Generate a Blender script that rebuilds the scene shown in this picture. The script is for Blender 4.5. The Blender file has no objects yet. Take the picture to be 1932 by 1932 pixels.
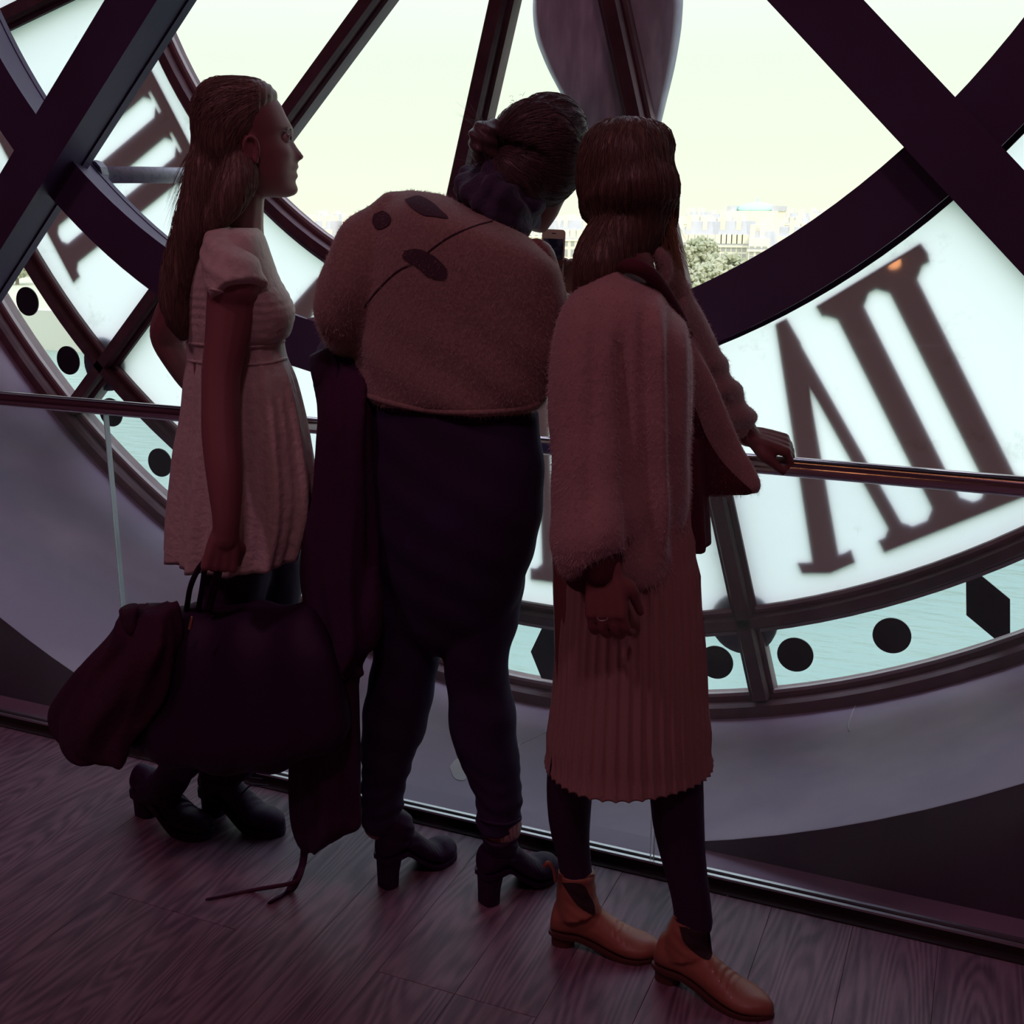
import bpy, bmesh, math, random
import numpy as np
from mathutils import Vector, Matrix
random.seed(7); rng = np.random.RandomState(7)
SC = bpy.context.scene; COL = SC.collection
R = 3.0                                   # radius of the circle of minute dots on the dial, metres
ZC = 1.586 + 0.46196 * R                  # height of the dial's centre
# ---------------------------------------------------------------- camera
CAM = np.array([1.43568, -3.73054, 1.586]); YAW, PIT, ROL, FPX = 0.40224803, 0.25962032, 0.00246788, 2129.5948
_r = np.array([math.cos(YAW), math.sin(YAW), 0.0]); FWD = np.array([-math.sin(YAW)*math.cos(PIT), math.cos(YAW)*math.cos(PIT), -math.sin(PIT)])
_u = np.cross(_r, FWD); RGT = math.cos(ROL)*_r + math.sin(ROL)*_u; UPV = -math.sin(ROL)*_r + math.cos(ROL)*_u
cam = bpy.data.cameras.new('camera'); cam.sensor_width = 36; cam.lens = 36*FPX/1932; cam.clip_start = .05; cam.clip_end = 6000
camo = bpy.data.objects.new('camera', cam); COL.objects.link(camo)
M = Matrix.Identity(4)
for i in range(3):
    M[i][0] = RGT[i]; M[i][1] = UPV[i]; M[i][2] = -FWD[i]; M[i][3] = CAM[i]
camo.matrix_world = M; SC.camera = camo
# ---------------------------------------------------------------- colour management, sky, lamps
vs = SC.view_settings
vs.view_transform = 'Standard'; vs.look = 'None'; vs.gamma = 1; vs.use_curve_mapping = False; vs.exposure = 0.0
try:
    SC.cycles.max_bounces = 8; SC.cycles.diffuse_bounces = 4; SC.cycles.transparent_max_bounces = 16
    SC.cycles.sample_clamp_indirect = 4; SC.cycles.caustics_reflective = False; SC.cycles.caustics_refractive = False
except Exception: pass
wd = bpy.data.worlds.new('world'); SC.world = wd; wd.use_nodes = True
nt = wd.node_tree; nt.nodes.clear()
def N(nt, t, **k):
    n = nt.nodes.new(t)
    for a, b in k.items(): setattr(n, a, b)
    return n
tc = N(nt, 'ShaderNodeTexCoord'); sp = N(nt, 'ShaderNodeSeparateXYZ'); nt.links.new(tc.outputs['Generated'], sp.inputs[0])
mx = N(nt, 'ShaderNodeMath', operation='MAXIMUM'); mx.inputs[1].default_value = 0; nt.links.new(sp.outputs['Z'], mx.inputs[0])
pw = N(nt, 'ShaderNodeMath', operation='POWER'); pw.inputs[1].default_value = 2; nt.links.new(mx.outputs[0], pw.inputs[0])
ml = N(nt, 'ShaderNodeMath', operation='MULTIPLY_ADD'); ml.inputs[1].default_value = 3.1; ml.inputs[2].default_value = 1.12; nt.links.new(pw.outputs[0], ml.inputs[0])
cr = N(nt, 'ShaderNodeValToRGB'); cr.color_ramp.elements[0].position = 0; cr.color_ramp.elements[0].color = (.93, .98, .79, 1)   # warm haze low down
cr.color_ramp.elements[1].position = .12; cr.color_ramp.elements[1].color = (.835, .95, .785, 1); _e = cr.color_ramp.elements.new(.30); _e.color = (.84, .90, 1, 1); _e = cr.color_ramp.elements.new(1.0); _e.color = (.66, .70, 1, 1); nt.links.new(mx.outputs[0], cr.inputs[0])
bg = N(nt, 'ShaderNodeBackground'); wo = N(nt, 'ShaderNodeOutputWorld')
nt.links.new(cr.outputs[0], bg.inputs[0]); nt.links.new(ml.outputs[0], bg.inputs[1]); nt.links.new(bg.outputs[0], wo.inputs[0])
sun = bpy.data.lights.new('sun', 'SUN'); sun.energy = 1.3; sun.angle = .03; sun.color = (1, .93, .78)
so = bpy.data.objects.new('sun', sun); COL.objects.link(so); so.rotation_euler = (math.radians(48), 0, math.radians(38))   # stands behind the building, lights the far bank
# ---------------------------------------------------------------- helpers
def tag(o, label=None, cat=None, group=None, kind=None):
    if label: o['label'] = label
    if cat: o['category'] = cat
    if group: o['group'] = group
    if kind: o['kind'] = kind
    return o
def empty(name, loc=(0, 0, 0), label=None, cat=None, group=None):
    o = bpy.data.objects.new(name, None); o.empty_display_size = .1; COL.objects.link(o); o.location = loc
    return tag(o, label, cat, group)
def put(name, me, mat=None, parent=None):
    o = bpy.data.objects.new(name, me); COL.objects.link(o)
    if mat is not None:
        me.materials.clear(); me.materials.append(mat)
    if parent is not None:
        o.parent = parent
        o.matrix_parent_inverse = Matrix.Translation(parent.location).inverted() if parent.type == 'EMPTY' else Matrix.Identity(4)
    return o
def obj(name, V, F, mat=None, parent=None, smooth=False):
    me = bpy.data.meshes.new(name); me.from_pydata([tuple(map(float, v)) for v in V], [], [tuple(map(int, f)) for f in F]); me.update()
    if smooth: me.shade_smooth()
    return put(name, me, mat, parent)
class MB:
    def __init__(s): s.V = []; s.F = []
    def add(s, V, F):
        n = len(s.V); s.V += [tuple(map(float, v)) for v in V]; s.F += [tuple(int(i)+n for i in f) for f in F]; return s
    def box(s, x0, x1, y0, y1, z0, z1):
        return s.add([(x, y, z) for x in (x0, x1) for y in (y0, y1) for z in (z0, z1)],
                     [(0, 1, 3, 2), (4, 6, 7, 5), (0, 4, 5, 1), (2, 3, 7, 6), (0, 2, 6, 4), (1, 5, 7, 3)])
    def prism(s, pts, y0, y1, f=None):            # polygon in the x,z plane, thick along y
        n = len(pts); a = sum(pts[i][0]*pts[(i+1) % n][1]-pts[(i+1) % n][0]*pts[i][1] for i in range(n))
        if a < 0: pts = pts[::-1]
        V = [(p[0], y0, p[1]) for p in pts]+[(p[0], y1, p[1]) for p in pts]
        F = [tuple(range(n)), tuple(range(2*n-1, n-1, -1))]+[(i+n, (i+1) % n+n, (i+1) % n, i) for i in range(n)]
        if f: V = [f(v) for v in V]
        return s.add(V, F)
    def obj(s, name, mat=None, parent=None, smooth=False): return obj(name, s.V, s.F, mat, parent, smooth)
def grid_faces(nr, n, close=True):
    F = []
    for i in range(nr-1):
        for j in range(n if close else n-1):
            k = (j+1) % n; F.append((i*n+j, i*n+k, (i+1)*n+k, (i+1)*n+j))
    return F
def mat(name, col, rough=.6, metal=0, spec=.5, bump=None, noise=None, sheen=0, sub=0, coat=0):
    m = bpy.data.materials.new(name); m.use_nodes = True; nt = m.node_tree; b = nt.nodes['Principled BSDF']
    b.inputs['Base Color'].default_value = (*col, 1); b.inputs['Roughness'].default_value = rough; b.inputs['Metallic'].default_value = metal
    b.inputs['Specular IOR Level'].default_value = spec; b.inputs['Coat Weight'].default_value = coat
    if sheen: b.inputs['Sheen Weight'].default_value = sheen; b.inputs['Sheen Roughness'].default_value = .5
    if sub: b.inputs['Subsurface Weight'].default_value = sub; b.inputs['Subsurface Radius'].default_value = (.01, .004, .002)
    t = N(nt, 'ShaderNodeTexCoord')
    if noise:      # (scale, second colour, lo, hi, stretch)
        mp = N(nt, 'ShaderNodeMapping'); mp.inputs['Scale'].default_value = noise[4] if len(noise) > 4 else (1, 1, 1); nt.links.new(t.outputs['Object'], mp.inputs[0])
        n = N(nt, 'ShaderNodeTexNoise'); n.inputs['Scale'].default_value = noise[0]; n.inputs['Detail'].default_value = 6; nt.links.new(mp.outputs[0], n.inputs['Vector'])
        c = N(nt, 'ShaderNodeValToRGB'); c.color_ramp.elements[0].position = noise[2]; c.color_ramp.elements[1].position = noise[3]
        c.color_ramp.elements[0].color = (*col, 1); c.color_ramp.elements[1].color = (*noise[1], 1)
        nt.links.new(n.outputs['Fac'], c.inputs[0]); nt.links.new(c.outputs[0], b.inputs['Base Color'])
    if bump:       # (scale, strength, distance, stretch)
        mp = N(nt, 'ShaderNodeMapping'); mp.inputs['Scale'].default_value = bump[3] if len(bump) > 3 else (1, 1, 1); nt.links.new(t.outputs['Object'], mp.inputs[0])
        n = N(nt, 'ShaderNodeTexNoise'); n.inputs['Scale'].default_value = bump[0]; n.inputs['Detail'].default_value = 4; nt.links.new(mp.outputs[0], n.inputs['Vector'])
        u = N(nt, 'ShaderNodeBump'); u.inputs['Strength'].default_value = bump[1]; u.inputs['Distance'].default_value = bump[2]
        nt.links.new(n.outputs['Fac'], u.inputs['Height']); nt.links.new(u.outputs[0], b.inputs['Normal'])
    return m
def glassmat(name, tint, gloss=.04, rough=.02, dust=0.0, dcol=(.6, .7, .6), dscale=3):
    m = bpy.data.materials.new(name); m.use_nodes = True; nt = m.node_tree; nt.nodes.clear()
    out = N(nt, 'ShaderNodeOutputMaterial'); tr = N(nt, 'ShaderNodeBsdfTransparent'); tr.inputs[0].default_value = (*tint, 1)
    gl = N(nt, 'ShaderNodeBsdfGlossy'); gl.inputs['Roughness'].default_value = rough
    lw = N(nt, 'ShaderNodeLayerWeight'); p5 = N(nt, 'ShaderNodeMath', operation='POWER'); p5.inputs[1].default_value = 5; nt.links.new(lw.outputs['Facing'], p5.inputs[0])
    ma = N(nt, 'ShaderNodeMath', operation='MULTIPLY_ADD'); ma.inputs[1].default_value = .8; ma.inputs[2].default_value = gloss; nt.links.new(p5.outputs[0], ma.inputs[0])
    mxs = N(nt, 'ShaderNodeMixShader'); nt.links.new(ma.outputs[0], mxs.inputs[0]); nt.links.new(tr.outputs[0], mxs.inputs[1]); nt.links.new(gl.outputs[0], mxs.inputs[2])
    last = mxs
    if dust:       # specks and streaks of dirt lying on the pane, thin enough to let light scatter through
        t = N(nt, 'ShaderNodeTexCoord'); n = N(nt, 'ShaderNodeTexNoise'); n.inputs['Scale'].default_value = dscale; n.inputs['Detail'].default_value = 10; n.inputs['Roughness'].default_value = .75
        nt.links.new(t.outputs['Object'], n.inputs['Vector'])
        c = N(nt, 'ShaderNodeMapRange'); c.inputs[1].default_value = .38; c.inputs[2].default_value = .7; c.inputs[3].default_value = dust*.3; c.inputs[4].default_value = dust; nt.links.new(n.outputs['Fac'], c.inputs[0])
        tl = N(nt, 'ShaderNodeBsdfTranslucent'); tl.inputs[0].default_value = (*dcol, 1)
        m2 = N(nt, 'ShaderNodeMixShader'); nt.links.new(c.outputs[0], m2.inputs[0]); nt.links.new(last.outputs[0], m2.inputs[1]); nt.links.new(tl.outputs[0], m2.inputs[2]); last = m2
    nt.links.new(last.outputs[0], out.inputs[0]); return m
# pixel of the 1932 x 1932 photograph -> point in space on the vertical plane y = const; used to measure things off the photograph
def W(px, py, y):
    d = FWD+((px-966)*RGT-(py-966)*UPV)/FPX
    return CAM+d*(y-CAM[1])/d[1]
def PS(px, py, y):                                    # metres per pixel there
    return float((W(px, py, y)-CAM)@FWD)/FPX
def vdir(p):                                          # horizontal direction of sight at p
    d = np.array([p[0]-CAM[0], p[1]-CAM[1], 0.0]); return d/np.linalg.norm(d)
def crom(P, n):
    P = np.asarray(P, float); m = len(P)
    if m < 3:
        t = np.linspace(0, 1, n*(m-1)+1)[:, None]; return P[0]*(1-t)+P[-1]*t
    Q = np.vstack([2*P[0]-P[1], P, 2*P[-1]-P[-2]]); out = []
    for i in range(1, m):
        p0, p1, p2, p3 = Q[i-1], Q[i], Q[i+1], Q[i+2]
        for k in range(n):
            t = k/n; out.append(.5*((2*p1)+(-p0+p2)*t+(2*p0-5*p1+4*p2-p3)*t*t+(-p0+3*p1-3*p2+p3)*t**3))
    out.append(P[-1]); return np.array(out)
def close_grid(V, nr, n, cap0=True, cap1=True):
    V = list(V); F = grid_faces(nr, n)
    if cap0: V.append(np.mean(V[:n], axis=0)); c = len(V)-1; F += [(c, (j+1) % n, j) for j in range(n)]
    if cap1: V.append(np.mean(V[(nr-1)*n:nr*n], axis=0)); c = len(V)-1; b = (nr-1)*n; F += [(c, b+j, b+(j+1) % n) for j in range(n)]
    return V, F
def tube(path, n=12, sub=5, round_ends=True, flat=None):
    """path: rows x,y,z,r; flat=(vector, factor) squashes the section along vector"""
    P = crom(np.asarray(path, float), sub)
    C = P[:, :3]; rr = np.maximum(P[:, 3], 1e-4)
    T = np.gradient(C, axis=0); T /= np.linalg.norm(T, axis=1)[:, None]+1e-12
    if round_ends:
        r0, r1 = rr[0], rr[-1]; pre = []; post = []
        for a in (80, 55, 28): pre.append((C[0]-T[0]*r0*math.sin(math.radians(a)), r0*math.cos(math.radians(a)), T[0]))
        for a in (28, 55, 80): post.append((C[-1]+T[-1]*r1*math.sin(math.radians(a)), r1*math.cos(math.radians(a)), T[-1]))
        C = np.vstack([[q[0] for q in pre], C, [q[0] for q in post]]); rr = np.concatenate([[q[1] for q in pre], rr, [q[1] for q in post]]); T = np.vstack([[q[2] for q in pre], T, [q[2] for q in post]])
    a = np.array([0, 0, 1.0]) if abs(T[0][2]) < .9 else np.array([1.0, 0, 0])
    u = np.cross(T[0], a); u /= np.linalg.norm(u); V = []
    th = np.linspace(0, 2*np.pi, n, endpoint=False)
    for c, r, t in zip(C, rr, T):
        u = u-t*(u@t); u /= np.linalg.norm(u); w = np.cross(t, u)
        ring = np.cos(th)[:, None]*u*r+np.sin(th)[:, None]*w*r
        if flat is not None:
            f = np.asarray(flat[0], float); f = f-t*(f@t); f /= np.linalg.norm(f)+1e-9
            ring = ring-(ring@f)[:, None]*f*(1-flat[1])
        V += list(c+ring)
    return close_grid(V, len(C), n)
def limb(rows, sub=5, n=14, **k):
    """rows (px, py, y, half width in px) measured on the photograph"""
    return tube([(*W(a, b, y), r*PS(a, b, y)) for a, b, y, r in rows], n=n, sub=sub, **k)
def sections(rows, sub=6, n=40, expo=2.0, mod=None, capped=True):
    """rows (Lx,Ly,Rx,Ry,y,th[,dyL,dyR]): left and right edge of a cross-section in photograph pixels, its depth y and its half thickness in metres.
    mod(s, th, V) may displace"""
    A = []
    for r in rows:
        Lx, Ly, Rx, Ry, y, th = r[:6]; dl, dr = (r[6], r[7]) if len(r) > 6 else (0, 0)
        A.append(np.concatenate([W(Lx, Ly, y+dl), W(Rx, Ry, y+dr), [th]]))
    A = crom(A, sub); ths = np.linspace(0, 2*np.pi, n, endpoint=False)
    V = np.zeros((len(A), n, 3)); Nn = np.zeros((len(A), n, 3))
    for i, a in enumerate(A):
        L, Rr, th = a[:3], a[3:6], a[6]; C = (L+Rr)/2; ax = (Rr-L)/2; b = vdir(C)*th
        c, s = np.cos(ths), np.sin(ths); ce = np.sign(c)*np.abs(c)**(2/expo); se = np.sign(s)*np.abs(s)**(2/expo)
        V[i] = C+ce[:, None]*ax+se[:, None]*b
        nn = c[:, None]*ax/(np.linalg.norm(ax)**2+1e-9)+s[:, None]*b/(th**2+1e-9); Nn[i] = nn/np.linalg.norm(nn, axis=1)[:, None]
    if mod is not None:
        S = np.linspace(0, 1, len(A))[:, None]; V = V+Nn*mod(S, ths[None, :])[..., None]
    if not capped: return V.reshape(-1, 3), grid_faces(len(A), n)
    return close_grid(V.reshape(-1, 3), len(A), n)
def ellip(c, ax, rot=None, nu=20, nv=14):
    V = []; c = np.asarray(c, float); Rm = np.identity(3) if rot is None else np.asarray(rot)
    for i in range(nv+1):
        p = math.pi*i/nv
        for j in range(nu):
            t = 2*math.pi*j/nu; V.append(c+Rm@np.array([ax[0]*math.sin(p)*math.cos(t), ax[1]*math.sin(p)*math.sin(t), ax[2]*math.cos(p)]))
    return V, [tuple(reversed(f)) for f in grid_faces(nv+1, nu)]
def remeshed(name, pieces, mat, parent, voxel=.007, smooth=3, disp=None):
    mb = MB()
    for V, F in pieces: mb.add(V, F)
    o = mb.obj(name+'_tmp', None, None)
    bm = bmesh.new(); bm.from_mesh(o.data); bmesh.ops.remove_doubles(bm, verts=bm.verts, dist=1e-5); bmesh.ops.recalc_face_normals(bm, faces=bm.faces); bm.to_mesh(o.data); bm.free()
    m = o.modifiers.new('r', 'REMESH'); m.mode = 'VOXEL'; m.voxel_size = voxel
    if smooth: s = o.modifiers.new('s', 'SMOOTH'); s.factor = .5; s.iterations = smooth
    dg = bpy.context.evaluated_depsgraph_get(); me = bpy.data.meshes.new_from_object(o.evaluated_get(dg))
    bpy.data.objects.remove(o); me.name = name
    if disp is not None:
        n = len(me.vertices); co = np.empty(n*3, np.float32); me.vertices.foreach_get('co', co); co = co.reshape(-1, 3)
        no = np.empty(n*3, np.float32); me.vertices.foreach_get('normal', no); no = no.reshape(-1, 3)
        co = co+no*disp(co)[:, None]; me.vertices.foreach_set('co', co.astype(np.float32).ravel()); me.update()
    me.shade_smooth(); return put(name, me, mat, parent)
def surf_samples(o, n, keep=None):
    me = o.data; me.calc_loop_triangles(); nv = len(me.vertices); co = np.empty(nv*3, np.float32); me.vertices.foreach_get('co', co); co = co.reshape(-1, 3)
    nt_ = len(me.loop_triangles); tr = np.empty(nt_*3, np.int32); me.loop_triangles.foreach_get('vertices', tr); tr = tr.reshape(-1, 3)
    a, b, c = co[tr[:, 0]], co[tr[:, 1]], co[tr[:, 2]]; nn = np.cross(b-a, c-a); ar = np.linalg.norm(nn, axis=1); nn = nn/(ar[:, None]+1e-12)
    idx = rng.choice(nt_, n, p=ar/ar.sum()); u = rng.rand(n, 1); v = rng.rand(n, 1); f = (u+v) > 1; u = np.where(f, 1-u, u); v = np.where(f, 1-v, v)
    P = a[idx]+u*(b-a)[idx]+v*(c-a)[idx]; Q = nn[idx]
    if keep is not None: k = keep(P, Q); P, Q = P[k], Q[k]
    return P, Q
def strands(name, paths, r, mat, parent, kind='stuff', taper=True):
    """paths: array (n, k, 3) of thin fibres, built as three-sided tapering tubes"""
    P = np.asarray(paths, float); n, k, _ = P.shape; T = np.gradient(P, axis=1); T /= np.linalg.norm(T, axis=2, keepdims=True)+1e-12
    a = rng.randn(n, 1, 3); u = np.cross(T, a); u /= np.linalg.norm(u, axis=2, keepdims=True)+1e-12; w = np.cross(T, u)
    rr = (r*(1-.85*np.linspace(0, 1, k)**2) if taper else np.full(k, r))[None, :, None]
    V = np.stack([P+rr*(math.cos(q)*u+math.sin(q)*w) for q in (0, 2.0944, 4.18879)], axis=2).reshape(-1, 3)
    base = (np.arange(n)*k*3)[:, None, None, None]; i = (np.arange(k-1)*3)[None, :, None, None]; j = np.arange(3)[None, None, :, None]; j2 = (j+1) % 3
    F = np.concatenate([base+i+j, base+i+j2, base+i+3+j2, base+i+3+j], axis=3).reshape(-1, 4)
    me = bpy.data.meshes.new(name); me.vertices.add(len(V)); me.vertices.foreach_set('co', V.astype(np.float32).ravel())
    me.loops.add(F.size); me.loops.foreach_set('vertex_index', F.astype(np.int32).ravel()); me.polygons.add(len(F)); me.polygons.foreach_set('loop_start', np.arange(0, F.size, 4, dtype=np.int32))
    me.update(calc_edges=True); me.validate(); me.shade_smooth()
    o = put(name, me, mat, parent)
    if kind: o['kind'] = kind
    return o
def fuzz(name, o, n, length, r, mat, parent, droop=.4, keep=None, curl=.5):
    P, Q = surf_samples(o, n, keep); n = len(P)
    d = Q+rng.randn(n, 3)*curl; d /= np.linalg.norm(d, axis=1)[:, None]; L = length*(.4+rng.rand(n, 1)*.8)
    s = np.linspace(0, 1, 4)[None, :, None]; down = np.array([0, 0, -1.0])
    path = P[:, None]-Q[:, None]*.001+d[:, None]*L[:, None]*s+(down*droop*L)[:, None]*s*s+rng.randn(n, 1, 3)*curl*.5*L[:, None]*s*s
    return strands(name, path, r, mat, parent)
# ---------------------------------------------------------------- materials of the place
m_dark = mat('painted_iron', (.075, .045, .11), .5, spec=.35, bump=(60, .15, .002), noise=(3, (.095, .06, .14), .35, .7))
m_strip = m_dark
m_bronze = mat('brown_bronze', (.10, .045, .055), .5, spec=.3, noise=(14, (.16, .075, .08), .35, .75))
m_hilite = mat('edge_highlight', (.42, .36, .34), .55)
m_num = bpy.data.materials.new('brown_numeral_enamel'); m_num.use_nodes = True; nt = m_num.node_tree; nt.nodes.clear()   # lets a little brown daylight through
_o = N(nt, 'ShaderNodeOutputMaterial'); _t = N(nt, 'ShaderNodeBsdfTransparent'); _t.inputs[0].default_value = (.29, .20, .21, 1); _d = N(nt, 'ShaderNodeBsdfDiffuse'); _d.inputs[0].default_value = (.05, .02, .02, 1)
_m = N(nt, 'ShaderNodeMixShader'); _m.inputs[0].default_value = .1; nt.links.new(_t.outputs[0], _m.inputs[1]); nt.links.new(_d.outputs[0], _m.inputs[2]); nt.links.new(_m.outputs[0], _o.inputs[0])
m_dot = mat('black_enamel', (.02, .012, .022), .5, spec=.2)
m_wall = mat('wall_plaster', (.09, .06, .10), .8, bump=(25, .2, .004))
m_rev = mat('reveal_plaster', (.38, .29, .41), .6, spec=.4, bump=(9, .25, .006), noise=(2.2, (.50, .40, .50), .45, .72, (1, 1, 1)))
m_room = mat('room_paint', (.10, .045, .07), .9)
m_steel = mat('brushed_steel', (.66, .58, .60), .16, metal=1)
m_chan = mat('satin_aluminium', (.75, .75, .78), .35, metal=.9)
m_lamp = bpy.data.materials.new('warm_bulb'); m_lamp.use_nodes = True
_b = m_lamp.node_tree.nodes['Principled BSDF']; _b.inputs['Emission Color'].default_value = (1, .42, .16, 1); _b.inputs['Emission Strength'].default_value = 60
g_clear = glassmat('clear_dial_glass', (.97, 1, .97), dust=.02)
g_dots = glassmat('dusty_dial_glass', (.93, .99, .95), dust=.13, dcol=(.85, .9, .7), dscale=2.5)
g_rail = glassmat('balustrade_glass', (.95, .96, .97), rough=.03, dust=.03, dcol=(.5, .5, .5))
# milk glass: light falls through and spreads, so what stands outside shows as a soft dark shape
m_milk = bpy.data.materials.new('milk_glass'); m_milk.use_nodes = True; nt = m_milk.node_tree; nt.nodes.clear()
_o = N(nt, 'ShaderNodeOutputMaterial'); _t = N(nt, 'ShaderNodeBsdfTranslucent')
_c = N(nt, 'ShaderNodeTexCoord'); _n = N(nt, 'ShaderNodeTexNoise'); _n.inputs['Scale'].default_value = 5; _n.inputs['Detail'].default_value = 12; _n.inputs['Roughness'].default_value = .7; nt.links.new(_c.outputs['Object'], _n.inputs['Vector'])
_r2 = N(nt, 'ShaderNodeValToRGB'); _r2.color_ramp.elements[0].position = .27; _r2.color_ramp.elements[0].color = (.70, .74, .64, 1); _r2.color_ramp.elements[1].position = .42; _r2.color_ramp.elements[1].color = (.91, .945, .86, 1)
nt.links.new(_n.outputs['Fac'], _r2.inputs[0]); nt.links.new(_r2.outputs[0], _t.inputs[0])
_g = N(nt, 'ShaderNodeBsdfGlossy'); _g.inputs['Roughness'].default_value = .03; _f = N(nt, 'ShaderNodeFresnel'); _f.inputs['IOR'].default_value = 1.3
_m = N(nt, 'ShaderNodeMixShader'); nt.links.new(_f.outputs[0], _m.inputs[0]); nt.links.new(_t.outputs[0], _m.inputs[1]); nt.links.new(_g.outputs[0], _m.inputs[2]); nt.links.new(_m.outputs[0], _o.inputs[0])
# floor boards: brown oak with long grain
def woodmat(name):
    m = bpy.data.materials.new(name); m.use_nodes = True; nt = m.node_tree; b = nt.nodes['Principled BSDF']
    t = N(nt, 'ShaderNodeTexCoord'); oi = N(nt, 'ShaderNodeObjectInfo')
    mp = N(nt, 'ShaderNodeMapping'); mp.inputs['Scale'].default_value = (1, .11, 1); nt.links.new(t.outputs['Object'], mp.inputs[0])
    ml = N(nt, 'ShaderNodeMath', operation='MULTIPLY'); ml.inputs[1].default_value = 37; nt.links.new(oi.outputs['Random'], ml.inputs[0])
    cb = N(nt, 'ShaderNodeCombineXYZ'); nt.links.new(ml.outputs[0], cb.inputs[0]); nt.links.new(ml.outputs[0], cb.inputs[1]); nt.links.new(ml.outputs[0], cb.inputs[2]); nt.links.new(cb.outputs[0], mp.inputs['Location'])
    n0 = N(nt, 'ShaderNodeTexNoise'); n0.inputs['Scale'].default_value = 7.5; n0.inputs['Detail'].default_value = 1; nt.links.new(mp.outputs[0], n0.inputs['Vector'])
    m0 = N(nt, 'ShaderNodeMath', operation='MULTIPLY'); m0.inputs[1].default_value = 150; nt.links.new(n0.outputs['Fac'], m0.inputs[0])
    s0 = N(nt, 'ShaderNodeMath', operation='SINE'); nt.links.new(m0.outputs[0], s0.inputs[0])
    n1 = N(nt, 'ShaderNodeTexNoise'); n1.inputs['Scale'].default_value = 70; n1.inputs['Detail'].default_value = 5; nt.links.new(mp.outputs[0], n1.inputs['Vector'])
    ad = N(nt, 'ShaderNodeMath', operation='MULTIPLY_ADD'); ad.inputs[1].default_value = .15; nt.links.new(s0.outputs[0], ad.inputs[0]); nt.links.new(n1.outputs['Fac'], ad.inputs[2])
    c = N(nt, 'ShaderNodeValToRGB'); c.color_ramp.elements[0].position = .25; c.color_ramp.elements[0].color = (.11, .055, .092, 1); c.color_ramp.elements[1].position = .75; c.color_ramp.elements[1].color = (.27, .16, .215, 1)
    nt.links.new(ad.outputs[0], c.inputs[0]); nt.links.new(c.outputs[0], b.inputs['Base Color'])
    b.inputs['Roughness'].default_value = .45; b.inputs['Specular IOR Level'].default_value = .42
    u = N(nt, 'ShaderNodeBump'); u.inputs['Strength'].default_value = .5; u.inputs['Distance'].default_value = .0012; nt.links.new(ad.outputs[0], u.inputs['Height']); nt.links.new(u.outputs[0], b.inputs['Normal'])
    return m
m_wood = woodmat('oiled_oak'); m_gap = mat('floor_underlay', (.02, .012, .015), .9)
# ---------------------------------------------------------------- room shell
YR, YW = -1.29, -1.155                      # balustrade plane, room face of the dial wall
fl = MB().box(-6, 7, -10, YR-.015, -.25, -.012).obj('floor', m_gap); tag(fl, kind='structure')
bw = .185; x = -4.0; i = 0; pl = {}
while x < 4.6:
    y = YR-.018-rng.choice([.6, .95, 1.3, 1.7]) if True else 0; y1 = YR-.018
    while y1 > -6.2:
        L = round(y1-y, 3); key = L
        if key not in pl:
            mb = MB(); b0 = .0006; w = bw/2-.0003; V = [(-w, 0, -.012), (w, 0, -.012), (w, L, -.012), (-w, L, -.012), (-w, 0, -b0), (w, 0, -b0), (w, L, -b0), (-w, L, -b0), (-w+b0, b0, 0), (w-b0, b0, 0), (w-b0, L-b0, 0), (-w+b0, L-b0, 0)]
            mb.add(V, [(4, 5, 9, 8), (5, 6, 10, 9), (6, 7, 11, 10), (7, 4, 8, 11), (8, 9, 10, 11), (0, 1, 5, 4), (1, 2, 6, 5), (2, 3, 7, 6), (3, 0, 4, 7)])
            me = bpy.data.meshes.new('floor_board'); me.from_pydata(mb.V, [], mb.F); me.materials.append(m_wood); pl[key] = me
        o = bpy.data.objects.new('floor_board', pl[key]); COL.objects.link(o); o.parent = fl; o.location = (x, y, 0)
        y1 = y-.001; y = y1-1.9
    x += bw; i += 1
tag(MB().box(-6, 7, YR+.03, YW+.001, -.25, 0).obj('trim_1', m_rev), kind='structure')        # ledge between the glass and the dial wall
def circle_hole_wall():
    n = 160; rh = 1.0255*R; V = []; F = []
    ths = [2*math.pi*k/n for k in range(n)]
    for y in (YW, YW+.004):
        for t in ths: V.append((rh*math.sin(t), y, ZC-rh*math.cos(t)))
        for t in ths:
            sx, sz = math.sin(t), -math.cos(t); k = min(6.5/abs(sx) if abs(sx) > 1e-6 else 1e9, (ZC+.4 if sz < 0 else 5.2)/abs(sz) if abs(sz) > 1e-6 else 1e9); V.append((k*sx, y, ZC+k*sz))
    for k in range(n):
        j = (k+1) % n
        F += [(k, j, n+j, n+k), (2*n+k, 3*n+k, 3*n+j, 2*n+j)]
    return V, F
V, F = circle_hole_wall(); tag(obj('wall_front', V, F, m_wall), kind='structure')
V = []; n = 160                              # the deep round reveal between wall and dial
prof = [(1.0255, YW), (1.033, YW+.25), (1.045, YW+.6), (1.062, YW+1.05), (1.066, .06), (1.20, .06), (1.2, YW+.05)]
for rr, y in prof:
    for k in range(n):
        t = 2*math.pi*k/n; V.append((rr*R*math.sin(t), y, ZC-rr*R*math.cos(t)))
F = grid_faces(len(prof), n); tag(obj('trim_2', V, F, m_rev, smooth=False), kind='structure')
for f in bpy.data.objects['trim_2'].data.polygons: f.use_smooth = True
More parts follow.
